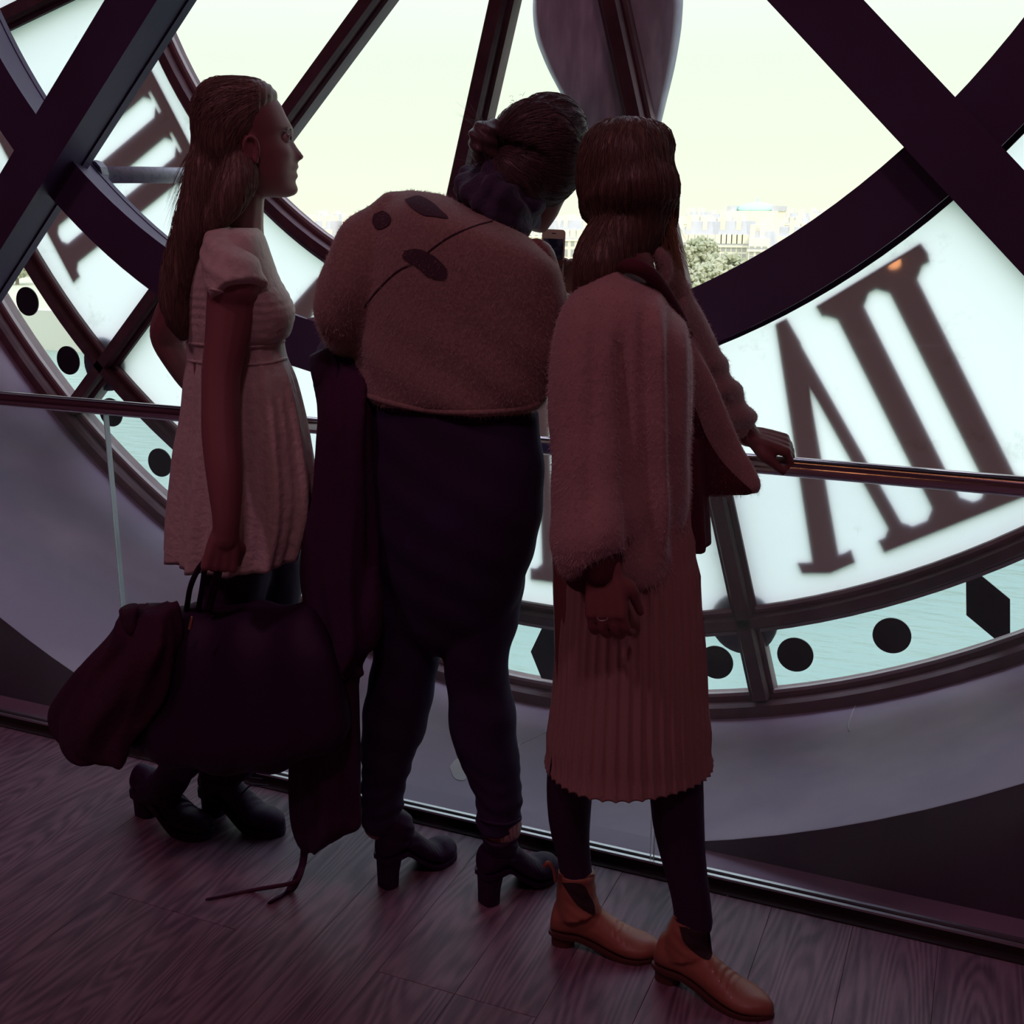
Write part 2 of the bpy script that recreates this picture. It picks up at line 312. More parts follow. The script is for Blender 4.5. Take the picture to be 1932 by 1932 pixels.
for nm, b in (('wall_left', (-6.2, -6, -10, YW+.05, -.3, 8.2)), ('wall_right', (7, 7.2, -10, YW+.05, -.3, 8.2)), ('wall_back', (-6.2, 7.2, -10.2, -10, -.3, 8.2)), ('ceiling', (-6.2, 7.2, -10.2, YW+.05, 8, 8.2))):
    tag(MB().box(*b).obj(nm, m_room), kind='structure')
# ---------------------------------------------------------------- the dial
def PX(u, r, ang, y=0.0):                    # u tangential, r radial (both in dot-circle radii), ang from straight down, towards +x
    t = math.radians(ang); return (R*(u*math.cos(t)+r*math.sin(t)), y, ZC+R*(u*math.sin(t)-r*math.cos(t)))
clock = empty('tower_clock', (0, 0, ZC), 'giant round tower clock dial of glass and dark iron, seen from behind', 'clock')
PROF = [(-.5, .05), (-.5, -.012), (-.40, -.018), (-.31, -.018), (-.31, -.040), (-.24, -.056), (.24, -.056), (.31, -.040), (.31, -.018), (.40, -.018), (.5, -.012), (.5, .05)]
def ring_bar(name, r, w, a0, a1, n, prof=PROF, mat_=m_bronze, parent=clock, k=1.0):
    V = []; m = len(prof); full = abs(a1-a0) >= 359.9; cnt = n if full else n+1
    for i in range(cnt):
        a = a0+(a1-a0)*i/n
        for (q, y) in prof: V.append(PX(0, r+q*w, a, y*k))
    F = []
    for i in range(n):
        A, B = i*m, ((i+1) % cnt)*m
        for j in range(m): F.append((A+j, A+(j+1) % m, B+(j+1) % m, B+j))
    if not full: F += [tuple(range(m))[::-1], tuple(n*m+j for j in range(m))]
    return obj(name, V, F, mat_, parent)
def spoke_bar(name, ang, r0, r1, w, prof=PROF, mat_=m_bronze, parent=clock):
    V = []; m = len(prof)
    for r in (r0, r1):
        for (q, y) in prof: V.append(PX(q*w, r, ang, y))
    return obj(name, V, [tuple(range(m))[::-1], tuple(range(m, 2*m))]+[(j, j+m, (j+1) % m+m, (j+1) % m) for j in range(m)], mat_, parent)
ring_bar('inner_ring', .5905, .024, 0, 360, 144); ring_bar('middle_ring', .951, .023, 0, 360, 180)
ring_bar('outer_rim', 1.057, .030, 0, 360, 200, k=1.2)
ring_bar('hub', .07, .06, 0, 360, 40)
for k in range(12):
    spoke_bar('spoke', 15+30*k, .09, 1.045, .030)
for r, w in ((.6045, .004), (.5765, .004), (.9375, .004), (.9645, .004), (1.040, .004)):    # pale strips standing in for highlights along the bar edges
    ring_bar('highlight_strip', r, w, 0, 360, 180, [(-.5, .004), (-.5, -.014), (.5, -.014), (.5, .004)], m_hilite)
def sector(r0, r1, a0, a1, y0, y1, n=14, gap=0.0):
    V = []; m = n+1
    for y in (y0, y1):
        for r in (r0, r1):
            for i in range(m): V.append(PX(0, r, a0+(a1-a0)*i/n, y))
    F = []
    for i in range(n):
        F += [(i, i+1, m+i+1, m+i), (2*m+i, 3*m+i, 3*m+i+1, 2*m+i+1), (i, 2*m+i, 2*m+i+1, i+1), (m+i, m+i+1, 3*m+i+1, 3*m+i)]
    F += [(0, m, 3*m, 2*m), (n, 2*m+n, 3*m+n, m+n)]
    return V, F
def sheet(r0, r1, a0, a1, y, n=14):
    m = n+1; V = [PX(0, r, a0+(a1-a0)*i/n, y) for r in (r0, r1) for i in range(m)]
    return V, [(i, i+1, m+i+1, m+i) for i in range(n)]
for k in range(-7, 5):
    c = 30*k+30
    V, F = sheet(.598, .943, c-14.4, c+14.4, .004); obj('milk_glass_pane', V, F, m_milk, clock)
    V, F = sheet(.1, .583, c-14.6, c+14.6, .004); obj('clear_glass_pane', V, F, g_clear, clock)
    V, F = sheet(.958, 1.045, c-14.7, c+14.7, .004); obj('minute_glass_pane', V, F, g_dots, clock)
YN = .008; TN = .008
def num_part(polys, ang, name):
    mb = MB()
    for p in polys:
        mb.prism(p, 0, 1, lambda v: PX(v[0], v[2], ang, YN+TN*v[1]))
    o = mb.obj(name, m_num, clock); bm = bmesh.new(); bm.from_mesh(o.data); bmesh.ops.recalc_face_normals(bm, faces=bm.faces); bm.to_mesh(o.data); bm.free()
    cut = MB().box(50, 50.1, 50, 50.1, 50, 50.1).obj('cutter'); m = o.modifiers.new('b', 'BOOLEAN'); m.operation = 'DIFFERENCE'; m.solver = 'EXACT'; m.use_self = True; m.object = cut   # welds the strokes and serifs
    me = bpy.data.meshes.new_from_object(o.evaluated_get(bpy.context.evaluated_depsgraph_get())); o.modifiers.clear(); bpy.data.objects.remove(cut)
    if len(me.polygons) > 8: me.name = name; o.data = me
    return o
def bar(u, w=.0305, a=.632, b=.898): return [(u-w/2, a), (u+w/2, a), (u+w/2, b), (u-w/2, b)]
def serif(u0, u1, r0, r1, strokes=()):
    P = [[(u0, r0), (u1, r0), (u1, r1), (u0, r1)]]; return P
def fillet(u, w, r, s, d=.010):              # bracket where a stroke meets its serif
    return [[(u-w/2-d, r), (u-w/2, r), (u-w/2, r+s*d*1.0)], [(u+w/2, r), (u+w/2+d, r), (u+w/2, r+s*d*1.0)]]
def glyph_I(us):
    P = []
    for u in us: P += [bar(u)]+fillet(u, .03, .890, -1)+fillet(u, .03, .646, 1)
    return P
def glyph_V(off, joined):
    o = off
    P = [[(-.066+o, .629), (-.052+o, .629), (-.050+o, .66), (-.118+o, .893), (-.150+o, .893)], [(-.0655+o, .66), (-.052+o, .640), (-.040+o, .893), (-.056+o, .893)],
         [(-.163+o, .879), (-.150+o, .884), (-.112+o, .889), (-.102+o, .888), (-.104+o, .904), (-.135+o, .905), (-.164+o, .893)]]
    P += [[(-.072+o, .890), (joined+.0, .890), (joined, .906), (-.072+o, .906)]] + fillet(-.048+o, .016, .890, -1, .008)
    return P
num_part(glyph_V(0, .095)+glyph_I([.009, .067])+[[(-.020, .632), (.10, .624), (.102, .636), (.10, .646), (-.019, .646)]], 30, 'numeral_seven')
num_part(glyph_V(.046, .105)+glyph_I([.072])+[[(.045, .630), (.10, .630), (.10, .646), (.045, .646)]], 0, 'numeral_six')
num_part(glyph_V(.060, .035), -30, 'numeral_five')
num_part(glyph_I([-.083, -.026, .033, .090])+[[(-.118, .625), (.122, .625), (.122, .642), (-.118, .642)], [(-.118, .888), (.122, .888), (.124, .905), (-.118, .905)]], -60, 'numeral_four')
num_part(glyph_V(-.030, .125)+glyph_I([-.021, .037, .095])+[[(-.05, .625), (.13, .625), (.13, .644), (-.05, .644)]], 60, 'numeral_eight')
def disc(u, r, ang, rad, y0, y1, n=32):
    return MB().prism([(u+rad*math.cos(2*math.pi*i/n), r+rad*math.sin(2*math.pi*i/n)) for i in range(n)], 0, 1, lambda v: PX(v[0], v[2], ang, y0+(y1-y0)*v[1]))
HX = [(-.0085, -.034), (.0085, -.034), (.0235, 0), (.0085, .034), (-.0085, .034), (-.0235, 0)]
for k in range(-14, 12):
    a = 6*k
    if k % 5 == 0:
        o = MB().prism([(u, 1.001+r) for u, r in HX], 0, 1, lambda v: PX(v[0], v[2], a, -.005+.006*v[1])).obj('hour_marker', m_dot, clock)
    else:
        aa = a+(.3 if k in (2, 5) else -.3 if k in (3, -6, -7) else 0)
        o = disc(0, 1.0, aa, .0205, -.005, .001).obj('minute_dot', m_dot, clock)
for k in range(-4, 4):
    disc(-.006, .955, 15+30*k, .039, .012, .045).obj('outer_bolt_plate', m_dark, clock)
    disc(0, .5905, 15+30*k, .028, .035, .06).obj('inner_bolt_plate', m_dark, clock)
# the hand hanging outside the glass
ha = 11.4; Lh = [(.17, .055), (.20, .074), (.222, .082), (.243, .0855), (.262, .0855), (.28, .082), (.30, .0765), (.33, .0655), (.36, .0520), (.387, .0400), (.42, .028), (.46, .019), (.50, .012), (.53, .003)]
Lh = [(.03, .016), (.08, .016), (.13, .026)]+Lh
hp = [tuple(v) for v in crom([(w, r) for r, w in Lh], 4)]
m_hand = mat('weathered_hand', (.54, .51, .60), .6, spec=.3, bump=(50, .3, .002), noise=(30, (.78, .76, .84), .4, .72, (1, 1, .25)))
V = []; nn_ = len(hp)
for (w, r) in hp:
    for q, yy in ((-1, .07), (-.9, .045), (0, .035), (.9, .045), (1, .07), (.9, .095), (0, .105), (-.9, .095)): V.append(PX(q*w, r, ha, yy))
o = obj('clock_hand', V, close_grid(V, nn_, 8)[1][:nn_*8-8], m_hand, clock, smooth=True)
# ---------------------------------------------------------------- iron ring and braces standing in front of the dial
yf, yb = -.315*R, -.27*R
rb = empty('iron_frame', (0, yf, ZC), 'dark iron ring with crossing diagonal braces standing in front of the clock dial', 'frame')
RP = [(.5765, yf), (.6255, yf), (.6255, yf+.02), (.618, yb+.02), (.5905, yb+.02), (.5905, yb)]
def sweep_ring(name, pts, n, mt, parent):
    V = []; m = len(pts)
    for i in range(n):
        for (r, y) in pts: V.append(PX(0, r, 360*i/n, y))
    F = [(i*m+j, i*m+(j+1) % m, ((i+1) % n)*m+(j+1) % m, ((i+1) % n)*m+j) for i in range(n) for j in range(m)]
    return obj(name, V, F, mt, parent)
sweep_ring('ring_web', [(.5765, yf), (.6255, yf), (.6255, yf+.025), (.6225, yf+.03), (.6225, yb), (.5905, yb)], 180, m_dark, rb)
sweep_ring('ring_flange', [(.6195, yb), (.629, yb), (.629, yb+.02), (.5895, yb+.02), (.5895, yb)], 180, m_dark, rb)
m_rod = mat('grey_rod', (.40, .40, .46), .45, spec=.5, bump=(80, .3, .002), noise=(60, (.22, .21, .26), .5, .8))
for k in range(12):
    a = 15+30*k; p0 = np.array(PX(0, .600, a, yb+.01)); p1 = np.array(PX(0, .592, a, -.05))
    V, F = tube([(*p0, .027), (*p1, .027)], n=12, sub=1, round_ends=False); obj('tie_rod', V, F, m_rod, rb, True)
    V, F = tube([(*p0, .045), (*(p0+[0, .03, 0]), .045)], n=12, sub=1, round_ends=False); obj('rod_collar', V, F, m_rod, rb)
def brace(ang, lab, off=0.0):
    ya, yb2 = -.339*R, -.290*R
    b = bpy.data.objects.new('diagonal_brace', None); COL.objects.link(b); b.parent = rb; b.matrix_parent_inverse = Matrix.Translation(rb.location).inverted()
    def bx(name, u0, u1, y0, y1, r0=-1.03, r1=1.03):
        V = [PX(off+u, r, ang, y) for r in (r0, r1) for (u, y) in ((u0, y0), (u1, y0), (u1, y1), (u0, y1))]
        return obj(name, V, [(0, 3, 2, 1), (4, 5, 6, 7), (0, 1, 5, 4), (1, 2, 6, 5), (2, 3, 7, 6), (3, 0, 4, 7)], m_dark, b)
    bx('front_flange', -.023, .023, ya, ya+.045); bx('beam_web', -.0215, .0215, ya+.045, yb2-.0); bx('back_flange', -.023, .023, yb2-.03, yb2)
brace(-45, 'dark iron brace crossing the ring at the upper left', -.014); brace(45, 'dark iron brace crossing the ring at the right', .014)
# ---------------------------------------------------------------- glass balustrade
bal = empty('glass_balustrade', (0, YR, 0), 'glass balustrade with a round steel handrail in front of the clock', 'balustrade')
V, F = tube([(-4.2, YR, 1.0535, .0215), (4.6, YR, 1.0535, .0215)], n=24, sub=4); obj('handrail', V, F, m_steel, bal, True)
MB().box(-4.2, 4.6, YR-.016, YR-.007, .022, .028).obj('channel_cap', m_chan, bal); MB().box(-4.2, 4.6, YR+.007, YR+.016, .022, .028).obj('channel_cap', m_chan, bal)
MB().box(-4.2, 4.6, YR-.015, YR+.015, 0, .022).obj('base_channel', m_gap, bal)
gx = [-4.15, -2.45, -.845, .78, 2.40, 4.55]
for i in range(5):
    MB().box(gx[i]+.004, gx[i+1]-.004, YR-.006, YR+.006, .023, 1.035).obj('glass_panel', g_rail, bal)
m_edge = mat('polished_glass_edge', (.70, .84, .86), .12, spec=.8)
for g in gx[1:-1]:
    for s in (-1, 1): MB().box(g+s*.0040-.0005, g+s*.0040+.0005, YR-.0062, YR+.0062, .023, 1.035).obj('glass_edge', m_edge, bal)
tag(MB().box(-6, 7, YR-.045, YR-.016, -.02, .003).obj('trim_3', m_gap), kind='structure')
# ---------------------------------------------------------------- outdoors
m_riv = mat('river_water', (.20, .31, .25), .25, spec=.5, bump=(.9, 1.0, .25, (.35, 1, 1)))
m_cream = mat('cream_limestone', (.78, .72, .54), .85, noise=(.15, (.86, .82, .66), .3, .7))  # far bank colours from here on are paled to stand for haze
m_slate = mat('hazed_slate', (.50, .50, .50), .7, noise=(.2, (.62, .60, .60), .3, .7)); m_green = mat('verdigris', (.45, .70, .58), .7)
m_win = mat('window_glass', (.40, .40, .36), .3); m_tree = mat('hazed_foliage', (.34, .36, .22), .9, noise=(.35, (.46, .45, .30), .35, .7)); m_bark = mat('bark', (.2, .15, .1), .9)
m_bank = mat('pale_gravel', (.42, .42, .27), .9, noise=(.02, (.55, .53, .36), .3, .7)); m_quay = mat('quay_stone', (.55, .52, .42), .9)
ZR = -19.0
rv = obj('river', [(-900, 2, ZR), (900, 2, ZR), (900, 128, ZR), (-900, 128, ZR)], [(0, 1, 2, 3)], m_riv); tag(rv, kind='structure')
tag(MB().box(-900, 900, 128, 130, ZR-1, ZR+6).obj('quay_wall', m_quay), kind='structure')
tag(obj('city_ground', [(-4000, 129, ZR+5.6), (4000, 129, ZR+5.6), (4000, 5000, ZR+5.6), (-4000, 5000, ZR+5.6)], [(0, 1, 2, 3)], m_bank), kind='structure')
def blob_tree(x, y, h, w, lab, grp, z0=ZR+5.6, dense=260):
    t = empty('tree', (x, y, z0), lab, 'tree', grp)
    V, F = tube([(x, y, z0, w*.05), (x+.2, y, z0+h*.3, w*.04), (x-.1, y, z0+h*.6, w*.02)], n=8, sub=2); obj('trunk', V, F, m_bark, t)
    mb = MB(); c = np.array([x, y, z0+h*.6])
    for i in range(dense):
        d = rng.randn(3); d /= np.linalg.norm(d); rr = (.55+.45*rng.rand())
        p = c+d*np.array([w*.5, w*.5, h*.42])*rr; s = w*(.05+.05*rng.rand())
        a = rng.randn(3, 3); q, _ = np.linalg.qr(a); V2 = [p+q@(np.array(v)*s) for v in ((1, 0, 0), (-1, 0, 0), (0, 1, 0), (0, -1, 0), (0, 0, 1), (0, 0, -1))]
        mb.add(V2, [(0, 2, 4), (2, 1, 4), (1, 3, 4), (3, 0, 4), (2, 0, 5), (1, 2, 5), (3, 1, 5), (0, 3, 5)])
    mb.obj('crown', m_tree, t); return t
G1 = 'trees along the far river bank'
def at_px(px, dist):                         # x on the ground along the column of the photo at distance
    return float(W(px, 420, dist)[0])
big = blob_tree(at_px(1322, 240), 240, 9.8, 8.5, 'rounded pale green tree in front of the cream mansard buildings', None, dense=520)
k = 0
for px in list(range(-60, 330, 40))+list(range(575, 700, 40))+list(range(1295, 1500, 38)):
    k += 1; dist = (178, 205, 232)[k % 3]; blob_tree(at_px(px, dist), dist, 5.2+1.8*rng.rand(), 7.5+2.5*rng.rand(), *(('hazy green riverside tree seen through the dial at the far left', 'trees seen at the far left') if px < 400 else
        ('hazy green riverside tree just left of the fuzzy sweater', 'trees beside the sweater') if px < 900 else ('hazy green tree in front of the cream buildings, right of the three women', 'trees in front of the cream buildings')), dense=200)
def mansard(name, x, y, w, d, h, lab, grp, z0=ZR+5.6, roof=6.0, ncol=None, dome=False):
    t = empty(name, (x, y, z0), lab, 'building', grp); MB().box(x-w/2, x+w/2, y, y+d, z0, z0+h).obj('facade', m_cream, t)
    e = 1.0; V = [(x-w/2, y, z0+h), (x+w/2, y, z0+h), (x+w/2, y+d, z0+h), (x-w/2, y+d, z0+h), (x-w/2+e, y+e*1.6, z0+h+roof), (x+w/2-e, y+e*1.6, z0+h+roof), (x+w/2-e, y+d-e, z0+h+roof), (x-w/2+e, y+d-e, z0+h+roof)]
    obj('mansard_roof', V, [(0, 1, 5, 4), (1, 2, 6, 5), (2, 3, 7, 6), (3, 0, 4, 7), (4, 5, 6, 7)], m_slate, t)
    MB().box(x-w/2-.3, x+w/2+.3, y-.4, y+.2, z0+h-.4, z0+h+.2).obj('cornice', m_cream, t)
    nc = ncol or max(2, int(w/4)); ns = max(2, int(h/4.2)); wmb = None
    for i in range(nc):
        cx = x-w/2+(i+.5)*w/nc
        for j in range(ns):
            MB().box(cx-.6, cx+.6, y-.06, y+.02, z0+1.2+j*h/ns, z0+1.2+j*h/ns+2.3).obj('window', m_win, t)
        dm = MB().box(cx-.9, cx+.9, y+.1, y+1.8, z0+h+.6, z0+h+3.2).obj('dormer', m_cream, t)
    for i in range(max(2, nc//3)):
        cx = x-w/2+(i+.5)*w/max(2, nc//3); MB().box(cx-1.4, cx+.0, y+1, y+d*.6, z0+h+roof-2.5, z0+h+roof+1.9).obj('chimney_stack', m_cream, t)
    return t
def px_w(p0, p1, dist): return at_px(p1, dist)-at_px(p0, dist)
def bld(p0, p1, ytop, dist, roof, lab, grp, ncol=None):
    x0, x1 = at_px(p0, dist), at_px(p1, dist); zt = float(W((p0+p1)/2, ytop, dist)[2]); z0 = ZR+5.6
    return mansard('apartment_building', (x0+x1)/2, dist, (x1-x0), 16, max(4, zt-z0-roof), lab, grp, roof=roof, ncol=ncol)
bld(1352, 1412, 417, 330, 7, 'cream stone building with tall mansard roof and chimneys beside the rounded tree', None, 6)
bld(1415, 1452, 437, 318, 5, 'shaded grey corner pavilion right of the cream mansard building', None, 3)
bld(1288, 1348, 418, 345, 7, 'cream building with dormers directly behind the rounded tree', None, 5)
bld(1456, 1512, 428, 360, 6, 'low cream building near the right end of the river view', None, 5)
bld(580, 622, 417, 345, 6, 'pale building with white chimneys left of the fuzzy sweater', None, 4)
bld(640, 676, 413, 350, 6, 'pale building with grey roof touching the fuzzy sweater outline', None, 4)
bld(1050, 1125, 416, 345, 6, 'washed-out building between the two heads and the phone', None, 6)
for p0, p1, yt, dd in ((1290, 1330, 400, 520), (1332, 1372, 404, 560), (1478, 1520, 402, 540), (1524, 1560, 399, 600), (1566, 1610, 401, 560), (590, 640, 404, 560), (1500, 1545, 412, 440)):
    bld(p0, p1, yt, dd, 5, 'distant hazy rooftop block on the horizon of the city', 'far rooftops on the skyline', 4)
for p0, p1, yt, dd in ((690, 760, 414, 430), (780, 860, 417, 400), (880, 960, 412, 460), (970, 1030, 416, 410), (1640, 1730, 415, 420), (1750, 1850, 411, 470), (1870, 1960, 416, 400), (380, 460, 414, 430), (480, 560, 412, 470)):
    bld(p0, p1, yt, dd, 6, 'pale city block hidden in the photo behind the three women and the iron frame', 'city blocks behind the figures', 5)
# green domed opera roof on the skyline
dx = at_px(1418, 700); op = empty('domed_building', (dx, 700, ZR+5.6), 'long building with a low green copper dome on the skyline', 'building')
zt = float(W(1418, 398, 700)[2]); sc = 700/2130
MB().box(dx-46*sc, dx+46*sc, 700, 730, ZR+5.6, zt).obj('facade', m_cream, op)
V = []; 
for r_, z_ in ((34, 0), (33, 4), (28, 9), (19, 13), (8, 15.5), (2, 16.5), (1.2, 22), (.3, 24)):
    for j in range(24): V.append((dx+r_*sc*1.15*math.cos(j*math.pi/12), 715+r_*sc*math.sin(j*math.pi/12), zt+z_*sc))
obj('copper_dome', *close_grid(V, 8, 24), m_green, op, True)
MB().box(dx-48*sc, dx-34*sc, 702, 728, zt, zt+9*sc).obj('end_pavilion', m_slate, op); MB().box(dx+34*sc, dx+48*sc, 702, 728, zt, zt+9*sc).obj('end_pavilion', m_slate, op)
# ---------------------------------------------------------------- lamps of the room and added fill lights
def lamp_thing(name, loc, lab, energy, col, size=.5):
    t = empty(name, loc, lab, 'lamp'); x, y, z = loc
    MB().box(x-.3, x+.3, y-.06, y+.06, z, z+.06).obj('lamp_housing', m_dark, t)
    L = bpy.data.lights.new('bulb', 'AREA'); L.energy = energy; L.color = col; L.size = size; L.shape = 'DISK'
    o = bpy.data.objects.new('bulb', L); COL.objects.link(o); o.parent = t; o.location = (0, 0, -.02); return t
lamp_thing('fill_light', (-2.5, -6.0, 7.6), 'added magenta fill light high on the left behind the viewer', 52, (1, .42, .66), .8)  # unseen fill pair, added to lift and tint the dark interior
lamp_thing('fill_light', (3.0, -6.5, 7.6), 'added magenta fill light high on the right behind the viewer', 52, (1, .42, .66), .8)
st = empty('strip_lamp', (1.0, -5.2, 7.7), 'long warm strip lamp under the ceiling behind the viewer', 'lamp')
MB().box(-4, 6, -5.3, -5.1, 7.75, 7.85).obj('lamp_housing', m_dark, st)
L = bpy.data.lights.new('strip', 'AREA'); L.energy = 24; L.color = (1, .40, .14); L.shape = 'RECTANGLE'; L.size = 10; L.size_y = .16
o = bpy.data.objects.new('strip', L); COL.objects.link(o); o.parent = st; o.location = (0, 0, 0); o.rotation_euler = (0, 0, 0)
# a bare warm bulb on the back wall; the milk glass mirrors it as a spark of light
d = W(1687, 496, 0)-CAM; d = d/np.linalg.norm(d); hit = W(1687, 496, 0.004); d2 = d*np.array([1, -1, 1]); tt = (-9.85-hit[1])/d2[1]; BL = hit+d2*tt
wl = empty('wall_lamp', tuple(BL), 'bare warm bulb of a wall lamp on the back wall', 'lamp')
V, F = ellip(BL, (.07, .07, .07)); obj('bulb', V, F, m_lamp, wl, True); MB().box(BL[0]-.08, BL[0]+.08, -10, -9.93, BL[2]-.12, BL[2]+.12).obj('wall_plate', m_dark, wl)
# ---------------------------------------------------------------- people: materials
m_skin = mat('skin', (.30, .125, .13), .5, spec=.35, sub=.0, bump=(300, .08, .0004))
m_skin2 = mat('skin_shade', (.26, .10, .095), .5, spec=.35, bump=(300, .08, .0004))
m_blond = mat('dark_blond_hair', (.18, .115, .10), .42, spec=.5, bump=(26, .7, .003, (6, 6, .35)), noise=(30, (.28, .18, .14), .35, .7, (5, 5, .3)))
m_brown = mat('dark_brown_hair', (.085, .05, .06), .4, spec=.5, bump=(30, .6, .003, (4, 4, 1)), noise=(30, (.15, .09, .09), .35, .7, (5, 5, 1)))
m_chest = mat('chestnut_hair', (.13, .075, .065), .4, spec=.5, bump=(26, .7, .003, (6, 6, .4)), noise=(30, (.22, .13, .09), .35, .7, (5, 5, .3)))
m_lock = mat('rim_lit_lock', (.42, .22, .12), .5)  # golden rim light put into the strands as a lighter colour
m_dress = mat('pale_crinkled_cotton', (.62, .56, .50), .85, bump=(70, .9, .004), noise=(45, (.72, .66, .59), .35, .7), sheen=.2)
m_knit = mat('mohair_knit', (.30, .20, .175), .95, bump=(240, .8, .002, (1, 1, .5)), noise=(160, (.40, .28, .24), .4, .65), sheen=.3)
m_hem = mat('mohair_hem', (.36, .18, .15), .95, bump=(240, .8, .002, (1, 1, .5)), sheen=.3)
m_patch = mat('charcoal_leaf_knit', (.08, .045, .065), .95, bump=(200, .6, .002))
m_scarf = mat('navy_scarf', (.05, .035, .085), .9, bump=(60, .8, .006), sheen=.15)
m_jean = mat('dark_blue_denim', (.028, .008, .050), .85, bump=(400, .3, .001), noise=(6, (.034, .018, .085), .4, .75))
m_black = mat('black_cloth', (.034, .006, .042), .9, bump=(120, .4, .002))
m_tights = mat('black_tights', (.030, .005, .040), .75)
m_blackl = mat('black_leather', (.030, .006, .040), .58, spec=.25, bump=(60, .4, .002))
m_coatd = mat('dark_wool_coat', (.042, .007, .050), .95, bump=(90, .5, .003), noise=(3, (.055, .010, .048), .4, .7))
m_coatb = mat('dark_brown_coat', (.050, .009, .042), .95, bump=(70, .6, .004), noise=(6, (.075, .016, .042), .4, .7))
m_fur = mat('caramel_plush', (.42, .265, .25), 1.0, bump=(90, .6, .004), noise=(9, (.52, .34, .32), .35, .7), sheen=.4)
m_tip = mat('rim_lit_fibres', (.72, .58, .54), .9, sheen=.5)  # fibres paler than their cloth: window rim light put into the colour
m_skirt = mat('rib_knit_wool', (.42, .25, .22), .95, bump=(300, .5, .0015), sheen=.25)
m_card = mat('burgundy_cardigan', (.10, .02, .035), .95, bump=(200, .5, .002))
m_tan = mat('tan_leather', (.31, .115, .075), .45, spec=.5, bump=(30, .5, .003), noise=(8, (.40, .16, .10), .4, .7), coat=.08)
m_sole = mat('stacked_sole', (.10, .035, .03), .6); m_gore = mat('elastic_gore', (.03, .012, .02), .9, bump=(300, .6, .001))
m_white = mat('white_plastic', (.72, .62, .52), .35); m_scr = mat('phone_screen', (.03, .035, .09), .08, noise=(60, (.16, .18, .30), .45, .65))
m_eye = mat('eye_white', (.5, .45, .45), .2); m_brass = mat('brass', (.75, .4, .25), .3, metal=1)
def nrm(v): v = np.asarray(v, float); return v/np.linalg.norm(v)
from mathutils.bvhtree import BVHTree
def bvh(o):
    me = o.data; return BVHTree.FromPolygons([v.co.copy() for v in me.vertices], [tuple(p.vertices) for p in me.polygons])
def decal(name, o, poly, mt, parent, lift=.002, rings=6, dens=6, tree=None, thick=.0):
    """a patch sewn onto the surface of o; its outline given in photograph pixels, laid onto the surface by ray"""
    tree = tree or bvh(o); P = crom(np.array(poly+[poly[0]], float), dens)[:-1]; c = P.mean(0); n = len(P); V = []
    def hit(q):
        d = nrm(W(q[0], q[1], 5)-CAM); h = tree.ray_cast(Vector(CAM), Vector(d)); return (np.array(h[0])+np.array(h[1])*lift*(1 if h[1].dot(Vector(d)) < 0 else -1)) if h[0] else None
    pts = [c]+[c+(p-c)*k/rings for k in range(1, rings+1) for p in P]; last = None
    for q in pts:
        h = hit(q)
        if h is None: h = last if last is not None else W(q[0], q[1], -1.6)
        V.append(h); last = h
    F = [(0, 1+j, 1+(j+1) % n) for j in range(n)]
    for k in range(rings-1):
        for j in range(n): F.append((1+k*n+j, 1+(k+1)*n+j, 1+(k+1)*n+(j+1) % n, 1+k*n+(j+1) % n))
    return obj(name, V, F, mt, parent, True)
def line_on(name, o, pts, r, mt, parent, tree=None, lift=.0):
    tree = tree or bvh(o); P = crom(np.array(pts, float), 6); V = []
    for q in P:
        d = nrm(W(q[0], q[1], 5)-CAM); h = tree.ray_cast(Vector(CAM), Vector(d))
        if h[0]: V.append((*(np.array(h[0])-d*lift), r))
    return obj(name, *tube(V, n=8, sub=1), mt, parent, True) if len(V) > 2 else print('MISS', name)
# head: rows (py, back, face base, profile, sigma, half width) of the left woman's profile, in photo pixels; 1 px = 1.03 mm
HR = [(160, 432, 462, 462, .02, .022), (165, 410, 492, 492, .02, .045), (174, 393, 510, 510, .02, .058), (188, 380, 523, 523, .02, .069), (202, 374, 533, 533, .02, .0745), (216, 371, 539, 539, .02, .077), (230, 370, 544, 546, .03, .0775),
      (241, 371, 547, 552, .03, .0765), (247, 372, 548, 553, .03, .0755), (255, 374, 545, 551, .012, .0745), (262, 377, 544, 551.5, .010, .0735), (270, 381, 545, 556, .009, .0725), (278, 386, 547, 561, .010, .0715), (286, 391, 549, 567, .011, .0705),
      (292, 395, 550, 571.5, .011, .0695), (297, 399, 550, 569, .013, .0685), (302, 403, 550, 560, .014, .0675), (307, 408, 550, 558.5, .018, .0665), (312, 413, 550, 560.5, .020, .065), (317, 419, 549, 556.5, .022, .064), (320.5, 423, 549, 552, .022, .063),
      (325, 428, 549, 557.5, .020, .0615), (330, 434, 548, 558.5, .020, .060), (336, 441, 547, 552.5, .022, .057), (344, 452, 545, 554, .022, .0525), (352, 463, 543, 557, .022, .047), (359, 473, 539, 555, .024, .039), (364, 482, 533, 549, .026, .030), (368, 492, 524, 536, .026, .016)]
